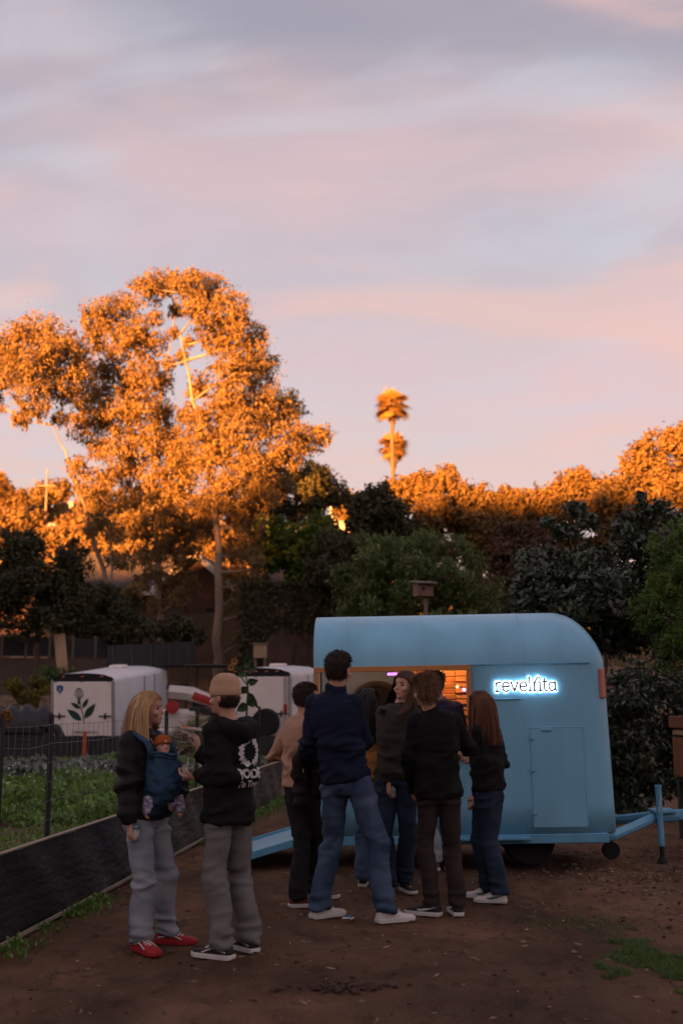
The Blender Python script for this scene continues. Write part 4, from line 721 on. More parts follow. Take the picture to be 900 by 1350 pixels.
b = B(); b.box((1.372, -.715, 1.735), (.075, .05, .29), Rz(R(42)), .012); b.build('marker_light', mat('pink_lens', (.50, .17, .14), .3, .15, 5), tr)
# chassis
b = B(); b.box((-.05, -TW + .03, .285), (2.8, .07, .09), bev=.008); b.build('chassis_rail', BLUETRIM, tr); b = B(); b.box((-.05, TW - .03, .285), (2.8, .07, .09), bev=.008); b.build('chassis_rail', BLUETRIM, tr)
b = B(); b.box((.24, -TW - .05, .30), (.72, .13, .03), bev=.006); b.build('step', BLUETRIM, tr)
for s in (-1, 1):
    b = B(); b.tube([(1.0, s * .72, .28), (1.42, s * .62, .285), (1.72, s * .30, .34), (1.95, s * .07, .39), (2.2, s * .05, .40)], [(.035, .05)] * 5, 8, (0, 1, 0)); b.build('drawbar_arm', BLUETRIM, tr, False)
    b = B(); wheel(tr, (.62, s * .50, .25), .25, .18, (0, 1, 0))
b = B(); b.box((2.62, 0, .41), (.95, .10, .10), bev=.01); b.box((2.05, 0, .45), (.22, .3, .03), bev=.006); b.build('drawbar', BLUETRIM, tr); b = B(); b.box((3.12, 0, .42), (.16, .09, .11), bev=.03); b.build('coupling', DARKMETAL, tr)
b = B(); b.tube([(1.99, -.14, .12), (1.99, -.14, .70)], .031, 12); b.tube([(1.99, -.14, .69), (1.99, -.14, .715)], .036, 12); b.box((1.99, -.08, .42), (.07, .12, .08), bev=.008); jk = b.build('jack', BLUETRIM, tr); b = B(); b.tube([(1.99, -.14, -.03), (1.99, -.14, .13)], .024, 10); b.tube([(1.99, -.14, -.035), (1.99, -.14, .01)], [.055, .03], 10); b.build('jack_foot', BLACK, jk); b = B(); b.tube([(1.97, -.19, .46), (2.0, -.18, .62)], .008, 6); b.build('jack_handle', ALU, jk)
wheel(tr, (1.50, -.05, .075), .09, .05, (0, 1, 0), 'jockey_wheel')
b = B(); b.tube([(2.36, 0, .37), (2.37, -.02, .2), (2.36, 0, .03)], .008, 6); b.build('safety_chain', DARKMETAL, tr)
# ramp at the open rear end
b = B(); ln_, an_ = 1.12, math.asin(.30 / 1.12); rc = np.array([-TL / 2 - .5 * ln_ * math.cos(an_), -.05, .175]); b.box(rc, (ln_, 1.45, .035), Ry(an_ * -1), .006)
rp_ = b.build('ramp', BLUE, tr)
for s in (-1, 1): b = B(); b.box(rc + np.array([0, s * .74 + .0, .012]), (ln_, .03, .07), Ry(-an_), .005); b.build('ramp_edge', BLUETRIM, rp_)
# serving window
for nm, c, d in (('frame_board', (WX0 / 2 + WX1 / 2, -TW - .012, WZ1 + .022), (WX1 - WX0 + .09, .045, .05)), ('frame_board', (WX0 - .02, -TW - .012, (WZ0 + WZ1) / 2), (.045, .043, WZ1 - WZ0 - .008)), ('frame_board', (WX1 + .022, -TW - .012, (WZ0 + WZ1) / 2), (.045, .043, WZ1 - WZ0 - .008))):
    b = B(); b.box(c, d, bev=.004); b.build(nm, ORW, tr)
b = B(); b.box((WX0 / 2 + WX1 / 2, -TW - .02, WZ0 - .002), (WX1 - WX0 + .1, .26, .035), bev=.006); b.build('counter', ORW, tr)
b = B(); b.box((-.68, TW - .05, 1.45), (1.5, .02, 1.2)); b.build('back_wall', INNER, tr)
ar = B(); pts = [(-.24, 1.0)] + [(.24 * -math.cos(a), 1.55 + .24 * math.sin(a)) for a in np.linspace(0, math.pi, 15)] + [(.24, 1.0)]
ar.add([(x - .83, TW - .075, z) for x, z in pts] + [(x - .83, TW - .06, z) for x, z in pts], [tuple(range(len(pts)))[::-1]] + [(i, (i + 1) % len(pts), (i + 1) % len(pts) + len(pts), i + len(pts)) for i in range(len(pts))]); ar.build('arched_panel', BROWN, tr)
ar = B(); ar.tube([(x * 1.12 - .83, TW - .08, z) for x, z in pts], .035, 6, (0, 1, 0)); ar.build('arch_surround', mat('rattan', (.12, .08, .05), .8, .4, 20), tr)
sw = B(); sw.box((-.25, -.22, 1.52), (.77, .02, .76)); pn_ = sw.build('slat_backing', ORW, tr)
for r0 in range(13):
    for k in range(5):
        sw = B(); sw.box((-.56 + k * .153, -.245 - (.018 if (k + r0) % 2 else 0), 1.17 + r0 * .058), (.150, .034, .054), Rx(R(14 if (k % 2) else -14)), .006); sw.build('slat', ORW, pn_)
def bulb(c, r, col, e, nm='bulb'):
    b = B(); b.add(*ball(c, r, 10, 8)); return b.build(nm, mat('lit_' + nm, col, .4, .05, emit=e, ecol=col), tr, True)
bulb((-.02, -.50, 1.73), .014, (1, .16, .05), 2.2, 'red_bulb'); bulb((.045, -.52, 1.70), .015, (.45, .12, 1), 2.2, 'violet_bulb'); bulb((-.10, -.56, 1.955), .026, (1, .42, .14), 46, 'warm_bulb'); bulb((-1.05, -.3, 2.05), .022, (1, .42, .14), 20, 'warm_bulb')
b = B(); b.box((-.665, -.62, 1.865), (.10, .02, .025), bev=.006); b.build('violet_strip_light', mat('lit_violet_strip', (.5, .15, .9), .4, .05, emit=.4, ecol=(.5, .15, .9)), tr)
GLS = mat('bottle_glass', (.03, .05, .03), .12, .2, spec=.6); GL2 = mat('clear_glass', (.55, .6, .58), .08, .1, spec=.6)
def loc2w(p): return np.array(tr.location) + Ry(R(-1.0)) @ np.zeros(3) + Rz(R(-2.0)) @ Ry(R(-1.0)) @ np.array(p)
for i, (x, h, m_, lb) in enumerate(((-.015, .27, GLS, 'dark tall bottle on the bar counter by the slatted panel'), (.03, .22, GL2, 'clear short bottle on the bar counter by the window corner'), (-.06, .25, GLS, 'dark bottle with amber label on the bar counter'))):
    c = loc2w((x, -TW - .06 + .02 * i, WZ0 + .018)); bo = thing('bottle', lb, 'bottle', c, group='bottles on the bar counter'); b = B(); b.tube([(0, 0, 0), (0, 0, .005), (0, 0, h * .58), (0, 0, h * .72), (0, 0, h * .76), (0, 0, h)], [.02, .03, .03, .018, .011, .011], 12); b.build('glass', m_, bo, False)
    b = B(); b.tube([(0, 0, h * .98), (0, 0, h * 1.04)], .0135, 8); b.build('cap', BLACK, bo); b = B(); b.tube([(0, 0, h * .18), (0, 0, h * .48)], .0308, 14, caps=False); b.build('paper_label', TANWOOD if i == 2 else TRIM, bo)
# glowing sign: r e v e l r i t a
def circ(cx, cy, rx, ry, a0, a1, n=14): return [(cx + rx * math.cos(R(a)), cy + ry * math.sin(R(a))) for a in np.linspace(a0, a1, n)]
GL = {'r': (.74, [[(.16, 0), (.16, .98)], [(-.04, 0), (.40, 0)], [(-.02, .93), (.16, .98)], [(.16, .66)] + circ(.42, .68, .26, .32, 165, 40, 8)]),
      'e': (.94, [[(.06, .52), (.80, .52)], circ(.43, .5, .37, .5, 5, 320, 22)]),
      'v': (.98, [[(.05, .98), (.43, 0)], [(.43, .02), (.80, .98)], [(-.10, .98), (.20, .98)], [(.64, .98), (.93, .98)]]),
      'l': (.52, [[(.20, 0), (.20, 1.5)], [(0, 0), (.42, 0)], [(.02, 1.43), (.20, 1.5)]]),
      'R': (.62, [[(.16, 0), (.16, .98)], [(-.02, 0), (.36, 0)], [(0, .93), (.16, .98)], [(.16, .66), (.30, 1.0), (.46, 1.38), (.62, 1.52), (.80, 1.38)]]),
      'i': (.44, [[(.18, 0), (.18, .98)], [(.0, 0), (.38, 0)], [(.02, .93), (.18, .98)]]),
      't': (.66, [[(.22, 1.38), (.22, .25)] + circ(.42, .22, .20, .22, 180, 300, 7), [(.0, .98), (.54, .98)]]),
      'a': (1.0, [circ(.38, .46, .34, .46, 40, 330, 20), [(.74, .98), (.74, .18), (.82, .0), (.95, .06)]])}
sx, tot = .088, sum(GL[c][0] for c in 'revelRita'); xs0, xs1 = .325, .925; kx = (xs1 - xs0) / tot; z0 = 1.675
sg = B(); cur = xs0; letters = []
for ch in 'revelRita':
    wd, st_ = GL[ch]; lb_ = B()
    for s_ in st_:
        q = [(cur + x * kx, z0 + y * sx) for x, y in s_]
        if len(q) == 2: q = [q[0], ((q[0][0] + q[1][0]) / 2, (q[0][1] + q[1][1]) / 2), q[1]]
        sg.tube([(x, -TW - .020, z) for x, z in q], [(.007, .0160)] * len(q), 8, (0, 1, 0)); lb_.tube([(x, -TW - .036, z) for x, z in q], [(.006, .0098)] * len(q), 8, (0, 1, 0))
    letters.append((ch, lb_)); cur += wd * kx
so = sg.build('glowing_sign', mat('sign_glow', (.80, .90, 1), .4, .02, emit=.85, ecol=(.72, .87, 1)), tr); tag(so, 'white backlit lowercase lettering')
LET = mat('letter_face', (.13, .13, .15), .5, .05)
for ch, lb_ in letters: lb_.build('letter', LET, so)
# ================================================================ people
def remesh(parts, voxel, smooth=4, dec=1.0, fac=.5):
    b = B()
    for V, F in parts: b.add(V, F)
    o = bpy.data.objects.new('tmp', new_mesh('tmp', b.V, b.F)); COL.objects.link(o)
    r = o.modifiers.new('r', 'REMESH'); r.mode = 'VOXEL'; r.voxel_size = voxel
    if smooth: s = o.modifiers.new('s', 'SMOOTH'); s.iterations = smooth; s.factor = fac
    if dec < 1: d = o.modifiers.new('d', 'DECIMATE'); d.ratio = dec
    dg = bpy.context.evaluated_depsgraph_get(); dg.update(); me = bpy.data.meshes.new_from_object(o.evaluated_get(dg)); bpy.data.objects.remove(o)
    me.polygons.foreach_set('use_smooth', np.ones(len(me.polygons), bool)); return me
def co(me): a = np.empty(len(me.vertices) * 3, np.float32); me.vertices.foreach_get('co', a); return a.reshape(-1, 3).astype(float)
def nrm(me): a = np.empty(len(me.vertices) * 3, np.float32); me.vertex_normals.foreach_get('vector', a); return a.reshape(-1, 3).astype(float)
def setco(me, V): me.vertices.foreach_set('co', np.asarray(V, np.float32).ravel()); me.update()
def ik(S, T, l1, l2, pole):
    d = T - S; D = np.linalg.norm(d); D2 = min(D, (l1 + l2) * .999); u = unit(d); T = S + u * D2
    a = (l1 * l1 - l2 * l2 + D2 * D2) / (2 * D2); h = math.sqrt(max(l1 * l1 - a * a, 0)); p = np.asarray(pole, float); p = p - p.dot(u) * u; return S + u * a + unit(p) * h, T
SKIN = mat('skin', (.50, .27, .19), .5, .12, 9, tint=1, tcol=(.36, .11, .09), spec=.4)
EYE = mat('eye', (.05, .035, .03), .2, .1, spec=.6); SOLEW = mat('white_sole', (.62, .60, .57), .6, .15, 20); LACE = mat('white_lace', (.68, .66, .66), .7, .1)
def cloth(name, col, var=.3, scale=9, bump=.0015, bscale=260, rough=.9, sheen=.15, col2=None): return mat(name, col, rough, var, scale, bump=bump, bscale=bscale, sheen=0, spec=.15, col2=col2)
HEADS = [(-.006, .012, .074, -.045), (.004, .030, .086, -.02), (.018, .042, .092, .0), (.04, .053, .0935, .04), (.07, .062, .092, .078), (.10, .069, .089, .094), (.13, .0735, .091, .102), (.155, .0745, .092, .102), (.18, .070, .083, .095), (.20, .059, .066, .078), (.214, .040, .043, .054), (.222, .016, .018, .022)]
def head_loft(rows, n=28, grow=0.0, s=1.0, rib=0):
    V = []
    for z, w_, f, bk in rows:
        for j in range(n):
            a = 2 * math.pi * j / n; d = (f if math.sin(a) > 0 else bk) + grow; rr = 1 + (rib * math.cos(a * n / 2) if rib else 0)
            V.append(((w_ + grow) * math.cos(a) * rr * s, d * math.sin(a) * rr * s, z * s))
    m = len(rows); F = [(i * n + j, i * n + (j + 1) % n, (i + 1) * n + (j + 1) % n, (i + 1) * n + j) for i in range(m - 1) for j in range(n)] + [tuple(range(n))[::-1], tuple((m - 1) * n + j for j in range(n))]
    return np.array(V), F
def strands(name, roots, dirs, segs, step, width, mt, parent, grav=.3, colliders=(), curl=0, taper=True, xf=None, jit=.12, face=None, fwd=None):
    n = len(roots); p = roots.copy(); d = dirs.copy(); path = [p.copy()]
    ph = rng.uniform(0, 6.28, n); rnd = rng.normal(size=(n, 3)) * jit
    for k in range(segs):
        d = d + np.array([0, 0, -grav]) + rnd * .5
        if fwd is not None: d = d + np.stack([0 * fwd, fwd * (p[:, 2] < .09) * .55, 0 * fwd], 1)
        if curl: d = d + curl * np.stack([np.cos(ph + k * 1.9), np.sin(ph + k * 1.9), np.cos(ph * 2 + k * 1.3) * .5], 1)
        d /= np.linalg.norm(d, axis=1)[:, None]; q = p + d * step
        for (c, r) in colliders:
            e = (q - c) / r; l = np.linalg.norm(e, axis=1); ins = l < 1
            if ins.any(): q[ins] = c + r * e[ins] / l[ins][:, None]
        if face is not None: q = face(q)
        d = q - p; d /= np.linalg.norm(d, axis=1)[:, None] + 1e-9; p = q; path.append(p.copy())
    path = np.array(path); V = np.zeros((n, segs + 1, 2, 3)); ctr = path[0].mean(0)
    for k in range(segs + 1):
        t = path[min(k + 1, segs)] - path[max(k - 1, 0)]; out = path[k] - ctr; out[:, 2] *= .2; s = np.cross(t, out + rnd * .05); s /= np.linalg.norm(s, axis=1)[:, None] + 1e-9
        wk = width * (1 - .75 * (k / segs) ** 2 if taper else 1); V[:, k, 0] = path[k] - s * wk / 2; V[:, k, 1] = path[k] + s * wk / 2
    idx = np.arange(n * (segs + 1) * 2).reshape(n, segs + 1, 2); F = np.stack([idx[:, :-1, 0], idx[:, :-1, 1], idx[:, 1:, 1], idx[:, 1:, 0]], -1).reshape(-1, 4)
    V = V.reshape(-1, 3)
    if xf is not None: V = xf(V)
    me = new_mesh(name, V, F, True); attr(me, 'tint', np.repeat(rng.random(n), (segs + 1) * 2)); return link(name, me, mt, parent)
def shoe(parent, foot, yaw, ln, up, sole, stripe=None, lace=None, mark=None):
    M3 = Rz(-yaw); f = np.array(foot, float); k = ln / .28
    T = lambda V: (np.asarray(V, float) * k) @ M3.T + f
    out = [(-.075, .030), (-.06, .036), (0, .037), (.06, .041), (.12, .047), (.165, .045), (.19, .034), (.203, .016)]
    V = []; n = len(out); ring = [(x, y) for y, x in out] + [(-x, y) for y, x in out[::-1]]; m = len(ring)
    for z, g in ((.002, -.002), (.010, .003), (.026, .003), (.030, -.001)): V += [(x + math.copysign(g, x), y + (g if y > .1 else -g), z) for x, y in ring]
    F = [(i * m + j, i * m + (j + 1) % m, (i + 1) * m + (j + 1) % m, (i + 1) * m + j) for i in range(3) for j in range(m)] + [tuple(range(m))[::-1], tuple(3 * m + j for j in range(m))]
    sh = link('shoe', None, None, parent) if False else None
    st = [(-.074, .026, .062), (-.06, .034, .082), (-.03, .036, .088), (.015, .037, .084), (.05, .039, .078), (.085, .043, .062), (.125, .046, .05), (.165, .043, .045), (.188, .032, .04), (.2, .014, .034)]
    U = []; nn = 12
    for y, w_, z in st:
        for j in range(nn + 1): a = math.pi * j / nn; U.append((w_ * math.copysign(abs(math.cos(a)) ** .7, math.cos(a)), y, .022 + (z - .022) * math.sin(a) ** .75))
    mm = nn + 1; UF = [(i * mm + j, i * mm + j + 1, (i + 1) * mm + j + 1, (i + 1) * mm + j) for i in range(len(st) - 1) for j in range(nn)] + [tuple(range(mm))[::-1], tuple((len(st) - 1) * mm + j for j in range(mm))]
    so_ = link('shoe', new_mesh('shoe', T(U), [f_[::-1] for f_ in UF], True), up, parent); link('sole', new_mesh('sole', T(V), F), sole, so_)
    if stripe:
        for s in (-1, 1):
            b = B(); b.tube(T([(s * .037, -.05, .045), (s * .0385, -.01, .05), (s * .040, .03, .064), (s * .0435, .07, .052), (s * .0465, .11, .036)]), [.0045 * k] * 5, 6); b.build('stripe', stripe, so_)
    if mark:
        for s in (-1, 1):
            b = B(); b.tube(T([(s * .041, .09, .042), (s * .0415, .06, .038), (s * .039, .0, .052), (s * .036, -.05, .066)]), [.004 * k, .010 * k, .006 * k, .002 * k], 6); b.build('side_mark', mark, so_)
    if lace:
        for q in range(4): y = .055 + q * .017; b = B(); zt = .085 - q * .0085; b.tube(T([(-.026, y - .004, zt - .012), (0, y + .003, zt + .001), (.026, y - .004, zt - .012)]), [.0042 * k] * 3, 5); b.build('lace', lace, so_)
    return so_
def folds(me, amp, zs=(), kind='h', freq=1.0, inner=None):
    V = co(me); Nn = nrm(me); f = freq
    x_, y_, z_ = V.T; wv = vn(V * 4 * f); a = 1 - 2.4 * np.abs(vn(np.stack([5 * x_ + 5 * z_, 5 * y_ - 4 * z_, 9 * z_], 1) * f + wv[:, None] * .8)); e = 1 - 2.4 * np.abs(vn(np.stack([8 * x_ - 8 * z_, 8 * y_ + 6 * z_, 15 * z_], 1) * f + 11 + wv[:, None] * .7)); c = 1 - 2.2 * np.abs(vn(np.stack([11 * x_, 11 * y_, 2.2 * z_], 1) * f + 31 + wv[:, None] * .4))
    wt = np.full(len(V), .35)
    for z, s in zs: wt = wt + np.exp(-((V[:, 2] - z) / s) ** 2)
    V = V + Nn * (1.5 * amp * (wt * (.6 * a + .5 * e) + .35 * c))[:, None]; setco(me, V)
def person(label, feet, hip, sho, head, yaw, hyaw, arms, top, legs, shoes, hair, hpitch=0, build=1.0, fem=False, leg=(.098, .080, .066, .060), ease=.022, hem=.49, hair_extra=.02, toe=(0, 0), sole=None, shoe_kw=None, gender_hip=0, collar=True, quilt=0, footlen=None, sleeve=1.0, skinmat=None, hips=None, amp=.007, group='people gathered by the blue trailer', waist=.60, hat=False, pockets=False):
    fw = [G(*f) for f in feet]; base = (fw[0] + fw[1]) / 2; Yb = base[1]; H = P(head[0], head[1], Yb)[2] - hair_extra; base[2] = 0
    root = thing('person', label, 'person', base, (0, 0, -yaw), group); Mi = Rz(yaw)
    loc = lambda w_: Mi @ (np.asarray(w_, float) - base)
    at = lambda px, z, dy=0: loc(np.array([(px - 450) / FPX * (Yb + dy) * 1.0, Yb + dy, z]))
    def wx(px, z):                                # world x of a pixel column at height z, body depth
        d = ray(px, 920 - (z - CAMH) / Yb * FPX); return d[0] / d[1] * Yb
    lp = lambda px, z: loc(np.array([wx(px, z), Yb, z]))
    s = H / 1.75; bw = build * s * .91
    pel = lp(hip, .52 * H); shl = lp(sho, .80 * H); hd = lp(head[0], .93 * H)
    spine = lambda f: pel + (shl - pel) * ((f - .52) / (.80 - .52)) if f <= .83 else None
    def sp(f):
        if f <= .80: q = pel + (shl - pel) * max((f - .52) / .28, -.2)
        else: t = min((f - .80) / .10, 1); q = shl + (hd - shl) * t * .8
        return np.array([q[0], q[1], f * H])
    hipw = 1.06 if fem else 1.0; shw = .90 if fem else 1.0
    rows = [(.465, .120, .085), (.50, .162 * hipw, .112), (.54, .165 * hipw, .115), (.58, .150 * hipw, .105), (.625, .135 * (.93 if fem else 1.02), .098), (.68, .146 * shw, .108), (.735, .165 * shw, .118), (.775, .176 * shw, .112), (.805, .170 * shw, .095), (.825, .120 * shw, .075), (.842, .070, .062), (.87, .054 * (.9 if fem else 1.05), .058), (.90, .052, .056)]
    torso = lambda g, lo, hi, top_g=None: tube([sp(f) for f, _, _ in rows if lo <= f <= hi], [((a + g) * bw, (c + g) * bw) for f, a, c in rows if lo <= f <= hi], 24, (1, 0, 0))
    # limbs
    L1, L2 = .172 * H, .150 * H; J = {}
    for sd_, sg_ in (('L', -1), ('R', 1)):
        S = sp(.80) + np.array([sg_ * .160 * shw * bw, 0, .004 * H]); a = arms.get(sd_)
        if a is None: T = S + np.array([sg_ * .07, .06, -.31 * H]); pole = np.array([sg_ * .4, -1, 0]); hdir = None; curl = .5; pn = np.array([-sg_, 0, 0.]); bare = 0
        else:
            T = loc(P(a[0], a[1], Yb + a[2])); pole = Mi @ np.array(a[3], float) if len(a) > 3 and a[3] is not None else np.array([sg_ * .5, -.6, -.7]); hdir = Mi @ np.array(a[4], float) if len(a) > 4 and a[4] is not None else None; curl = a[5] if len(a) > 5 else .8; pn = Mi @ np.array(a[6], float) if len(a) > 6 else np.array([-sg_ * .8, .3, .3])
        E, W = ik(S, T, L1, L2, pole); J[sd_] = (S, E, W, hdir if hdir is not None else W - E, curl, pn, sg_)
    LG = []
    for (f, ty, sg_) in ((fw[0], toe[0], -1), (fw[1], toe[1], 1)):
        A = loc(f); A[2] = .085 * s; td = Mi @ np.array([math.sin(ty), math.cos(ty), 0]); hp = sp(.515) + np.array([sg_ * .085 * hipw * bw, 0, 0]); A2 = A - td * .035
        l1 = l2 = max(.2345 * H, np.linalg.norm(A2 - hp) * .5035)
        K, A3 = ik(hp, A2, l1, l2, td + np.array([0, 0.4, 0])); LG.append((hp, K, A2, td, A))
    # ---- body
    parts = [torso(0, 0, 1)]
    hs = H * .131 / .228; hy = -(hyaw - yaw); HM = Rz(hy) @ Rx(-hpitch); hz0 = H - .222 * hs; ho = np.array([hd[0], hd[1], hz0]); hxf = lambda V: np.asarray(V, float) @ HM.T + ho
    V, F = head_loft(HEADS, 28, 0, hs); parts.append((hxf(V), F))
    nose = [(0, .088, .112), (0, .100, .095), (0, .112, .078), (0, .098, .070)]; parts.append((lambda q: (hxf(np.array(q[0])), q[1]))(tube(np.array(nose) * hs, [.007 * hs, .0085 * hs, .0125 * hs, .008 * hs], 8)))
    for bl in (ball((0, .091 * hs, .047 * hs), (.022 * hs, .010 * hs, .007 * hs)), ball((0, .090 * hs, .037 * hs), (.019 * hs, .011 * hs, .007 * hs)), ball((0, .084 * hs, .013 * hs), (.02 * hs, .012 * hs, .013 * hs)), ball((.075 * hs, -.006 * hs, .097 * hs), (.008 * hs, .019 * hs, .03 * hs)), ball((-.075 * hs, -.006 * hs, .097 * hs), (.008 * hs, .019 * hs, .03 * hs)), ball((.04 * hs, .065 * hs, .075 * hs), (.024 * hs, .022 * hs, .022 * hs)), ball((-.04 * hs, .065 * hs, .075 * hs), (.024 * hs, .022 * hs, .022 * hs))): parts.append((hxf(bl[0]), bl[1]))
    nb = sp(.83); parts.append(tube([nb, (nb + ho) / 2 + np.array([0, 0, .01]), ho + HM @ np.array([0, -.02, .06]) * hs], [.056 * s * (.88 if fem else 1.05), .052 * s * (.88 if fem else 1.05), .05 * s], 14))
    hands = {}
    for k in 'LR':
        S, E, W, hdv, curl, pn, sg_ = J[k]; parts.append(tube([S, S * .5 + E * .5, E, E * .6 + W * .4, W], [.05 * bw, .045 * bw, .038 * bw, .037 * bw, .026 * bw], 12)); parts.append(ball(S, .056 * bw))
        hv = unit(hdv); pn = unit(pn - pn.dot(hv) * hv); sv = np.cross(hv, pn); hl = .105 * H / 1.75 * 1.62; ps = hl * .5; hands[k] = (W, hv, pn, sv, hl)
        parts.append(tube([W - hv * .01, W + hv * ps * .4, W + hv * ps], [(.024 * s, .018 * s), (.036 * s, .016 * s), (.038 * s, .014 * s)], 12, sv))
        for q, (off, fl) in enumerate(((-.027, .86), (-.009, 1.0), (.009, .95), (.026, .76))):
            p = W + hv * ps * .95 + sv * off * s; dcur = hv.copy(); pts = [p]; a_ = 0
            for seg_ in (.42, .32, .26): a_ += curl * (.8 + .12 * q); dcur = hv * math.cos(a_) + pn * math.sin(a_); p = p + dcur * seg_ * hl * .48 * fl; pts.append(p)
            parts.append(tube(pts, [.0095 * s, .009 * s, .0085 * s, .0065 * s], 8, sv))
        tb = W + hv * ps * .25 - sv * .03 * s; t1 = tb + (hv * .6 - sv * .6 + pn * .5) * .035 * s; t2 = t1 + (hv * .7 - sv * .1 + pn * .7) * .03 * s; parts.append(tube([W + hv * ps * .15 - sv * .012, tb, t1, t2], [.014 * s, .0125 * s, .011 * s, .008 * s], 8, pn))
    for hp, K, A, td, A0 in LG:
        parts.append(tube([hp, hp * .5 + K * .5, K, K * .55 + A * .45, A], [.060 * bw, .050 * bw, .036 * bw, .036 * bw, .030 * bw], 12)); Af = A0.copy(); Af[2] = .04 * s; parts.append(tube([A - td * .01, Af + td * .0, Af + td * .10 * s], [.030 * s, .020 * s, .012 * s], 10))
    me = remesh(parts, .0068, 3, .13); V = co(me); hl_ = (V - ho) @ HM / hs; tn = np.zeros(len(V)); push = np.zeros(len(V))
    for sx_ in (-1, 1):
        g = np.exp(-(((hl_[:, 0] - sx_ * .031) / .016) ** 2 + ((hl_[:, 2] - .110) / .010) ** 2)) * (hl_[:, 1] > .05); push += g * .009
        tn += .16 * np.exp(-(((hl_[:, 0] - sx_ * .045) / .02) ** 2 + ((hl_[:, 2] - .072) / .016) ** 2)) * (hl_[:, 1] > .03)
    lips = np.exp(-((hl_[:, 0] / .022) ** 4 + ((hl_[:, 2] - .042) / .009) ** 4)) * (hl_[:, 1] > .08); tn = np.clip(tn * .5 + lips, 0, 1); V = V - np.outer(push * hs, HM @ np.array([0, 1, 0])); setco(me, V); attr(me, 'tint', tn)
    body = link('body', me, skinmat or SKIN, root)
    for sx_ in (-1, 1):
        b = B(); V, F = ball(np.array([sx_ * .031, .0775, .110]) * hs, np.array([.0135, .0095, .0075]) * hs, 10, 8); b.add(hxf(V), F); b.build('eye', EYE, body, True)
        if hair: b = B(); b.tube(hxf(np.array([(sx_ * .014, .0955, .125), (sx_ * .032, .094, .131), (sx_ * .05, .080, .127)]) * hs), [(.002 * hs, .0035 * hs)] * 3, 6, HM @ np.array([0, 1, 0])); b.build('eyebrow', hair[1], body)
    # ---- trousers
    lm = legs; tp_ = []
    for hp, K, A, td, A0 in LG:
        Bm = A.copy(); Bm[2] = .066 * s; dk = td * .012; r = leg
        tp_.append(tube([hp + np.array([0, 0, .06]), hp * .8 + K * .2, hp * .45 + K * .55, K + dk, K * .5 + A * .5, A + td * .01, Bm + td * .012], [r[0] * bw, r[0] * bw * 1.0, r[1] * bw * 1.03, r[1] * bw * .92, (r[1] + r[2]) / 2 * bw * .95, r[2] * bw, (r[3] + .006) * bw], 18))
    wr_ = [(f, a, c) for f, a, c in rows if f <= waist]; tp_.append(tube([sp(f) for f, _, _ in wr_], [((a + .012) * bw, (c + .012) * bw) for f, a, c in wr_], 24, (1, 0, 0)))
    me = remesh(tp_, .0102, 2); kz = LG[0][1][2]; folds(me, amp * 1.3, ((kz, .07), (.10, .10), (.47 * H, .06)), freq=1.0); tr_ = link('trousers', me, lm, root)
    if pockets:
        bvt = BVHTree.FromPolygons([v.co[:] for v in me.vertices], [tuple(p.vertices) for p in me.polygons])
        for sg_ in (-1, 1):
            c_ = sp(.50) + np.array([sg_ * .078 * bw, 0, 0]); pv_ = []
            for iz in range(6):
                for ix in range(6):
                    wq = .055 * s * (1 if iz > 1 else .8 + .1 * iz); h_ = bvt.ray_cast(Vector((c_[0] + (ix / 2.5 - 1) * wq, c_[1] - .5, c_[2] + (iz / 2.5 - 1) * .062 * s)), Vector((0, 1, 0))); pv_.append(tuple(h_[0] + h_[1] * .004) if h_[0] is not None else tuple(c_))
            link('back_pocket', new_mesh('back_pocket', pv_, [(i * 6 + j, i * 6 + j + 1, (i + 1) * 6 + j + 1, (i + 1) * 6 + j) for i in range(5) for j in range(5)], True), legs, tr_)
    # ---- top
    rt_ = [(hem, .168 * hipw, .115)] + [(f, max(a, .148 if ease > .03 else .138), max(c, .106)) if f < .79 else (f, a, c) for f, a, c in rows if hem + .015 < f <= .845]; tops = [tube([sp(f) for f, _, _ in rt_], [((a + ease) * bw, (c + ease) * bw) for f, a, c in rt_], 26, (1, 0, 0))]
    for k in 'LR':
        S, E, W, hdv, *_ = J[k]; fa_ = E + (W - E) * (1.0 if sleeve >= 1 else sleeve); e_ = ease * .62
        tops.append(tube([S + (sp(.80) - S) * .35, S, S * .5 + E * .5, E, E * .5 + fa_ * .5, fa_], [(.060 * bw + e_) * .9, .052 * bw + e_, .047 * bw + e_, .041 * bw + e_, .040 * bw + e_, .030 * bw + e_ * .6], 16)); tops.append(ball(S, .052 * bw + e_))
    if collar: n0 = sp(.835); n1 = ho + HM @ np.array([0, -.028, .018]) * hs; n1 = n0 + (n1 - n0) * (collar if collar is not True else .34); tops.append(tube([n0 - np.array([0, 0, .02]), n0 * .45 + n1 * .55, n1], [.080 * s, (.066 if not fem else .06) * s + .004, (.065 if not fem else .058) * s + .003], 18))
    me = remesh(tops, .0102, 2); folds(me, amp * 1.35, ((hem * H + .05, .06), (J['L'][1][2], .10), (J['R'][1][2], .08)), freq=.9)
    if quilt:
        V = co(me); V += nrm(me) * (quilt * (np.abs(np.sin(V[:, 2] * math.pi / .085)) ** .5 - .6))[:, None]; setco(me, V)
    to = link('top', me, top, root)
    # ---- shoes
    for i, (hp, K, A, td, A0) in enumerate(LG):
        f = A0.copy(); f[2] = 0; f = f - td * .012; shoe(root, f, math.atan2(td[0], td[1]), footlen or (.265 if fem else .295), shoes, sole or SOLEW, **(shoe_kw or {}))
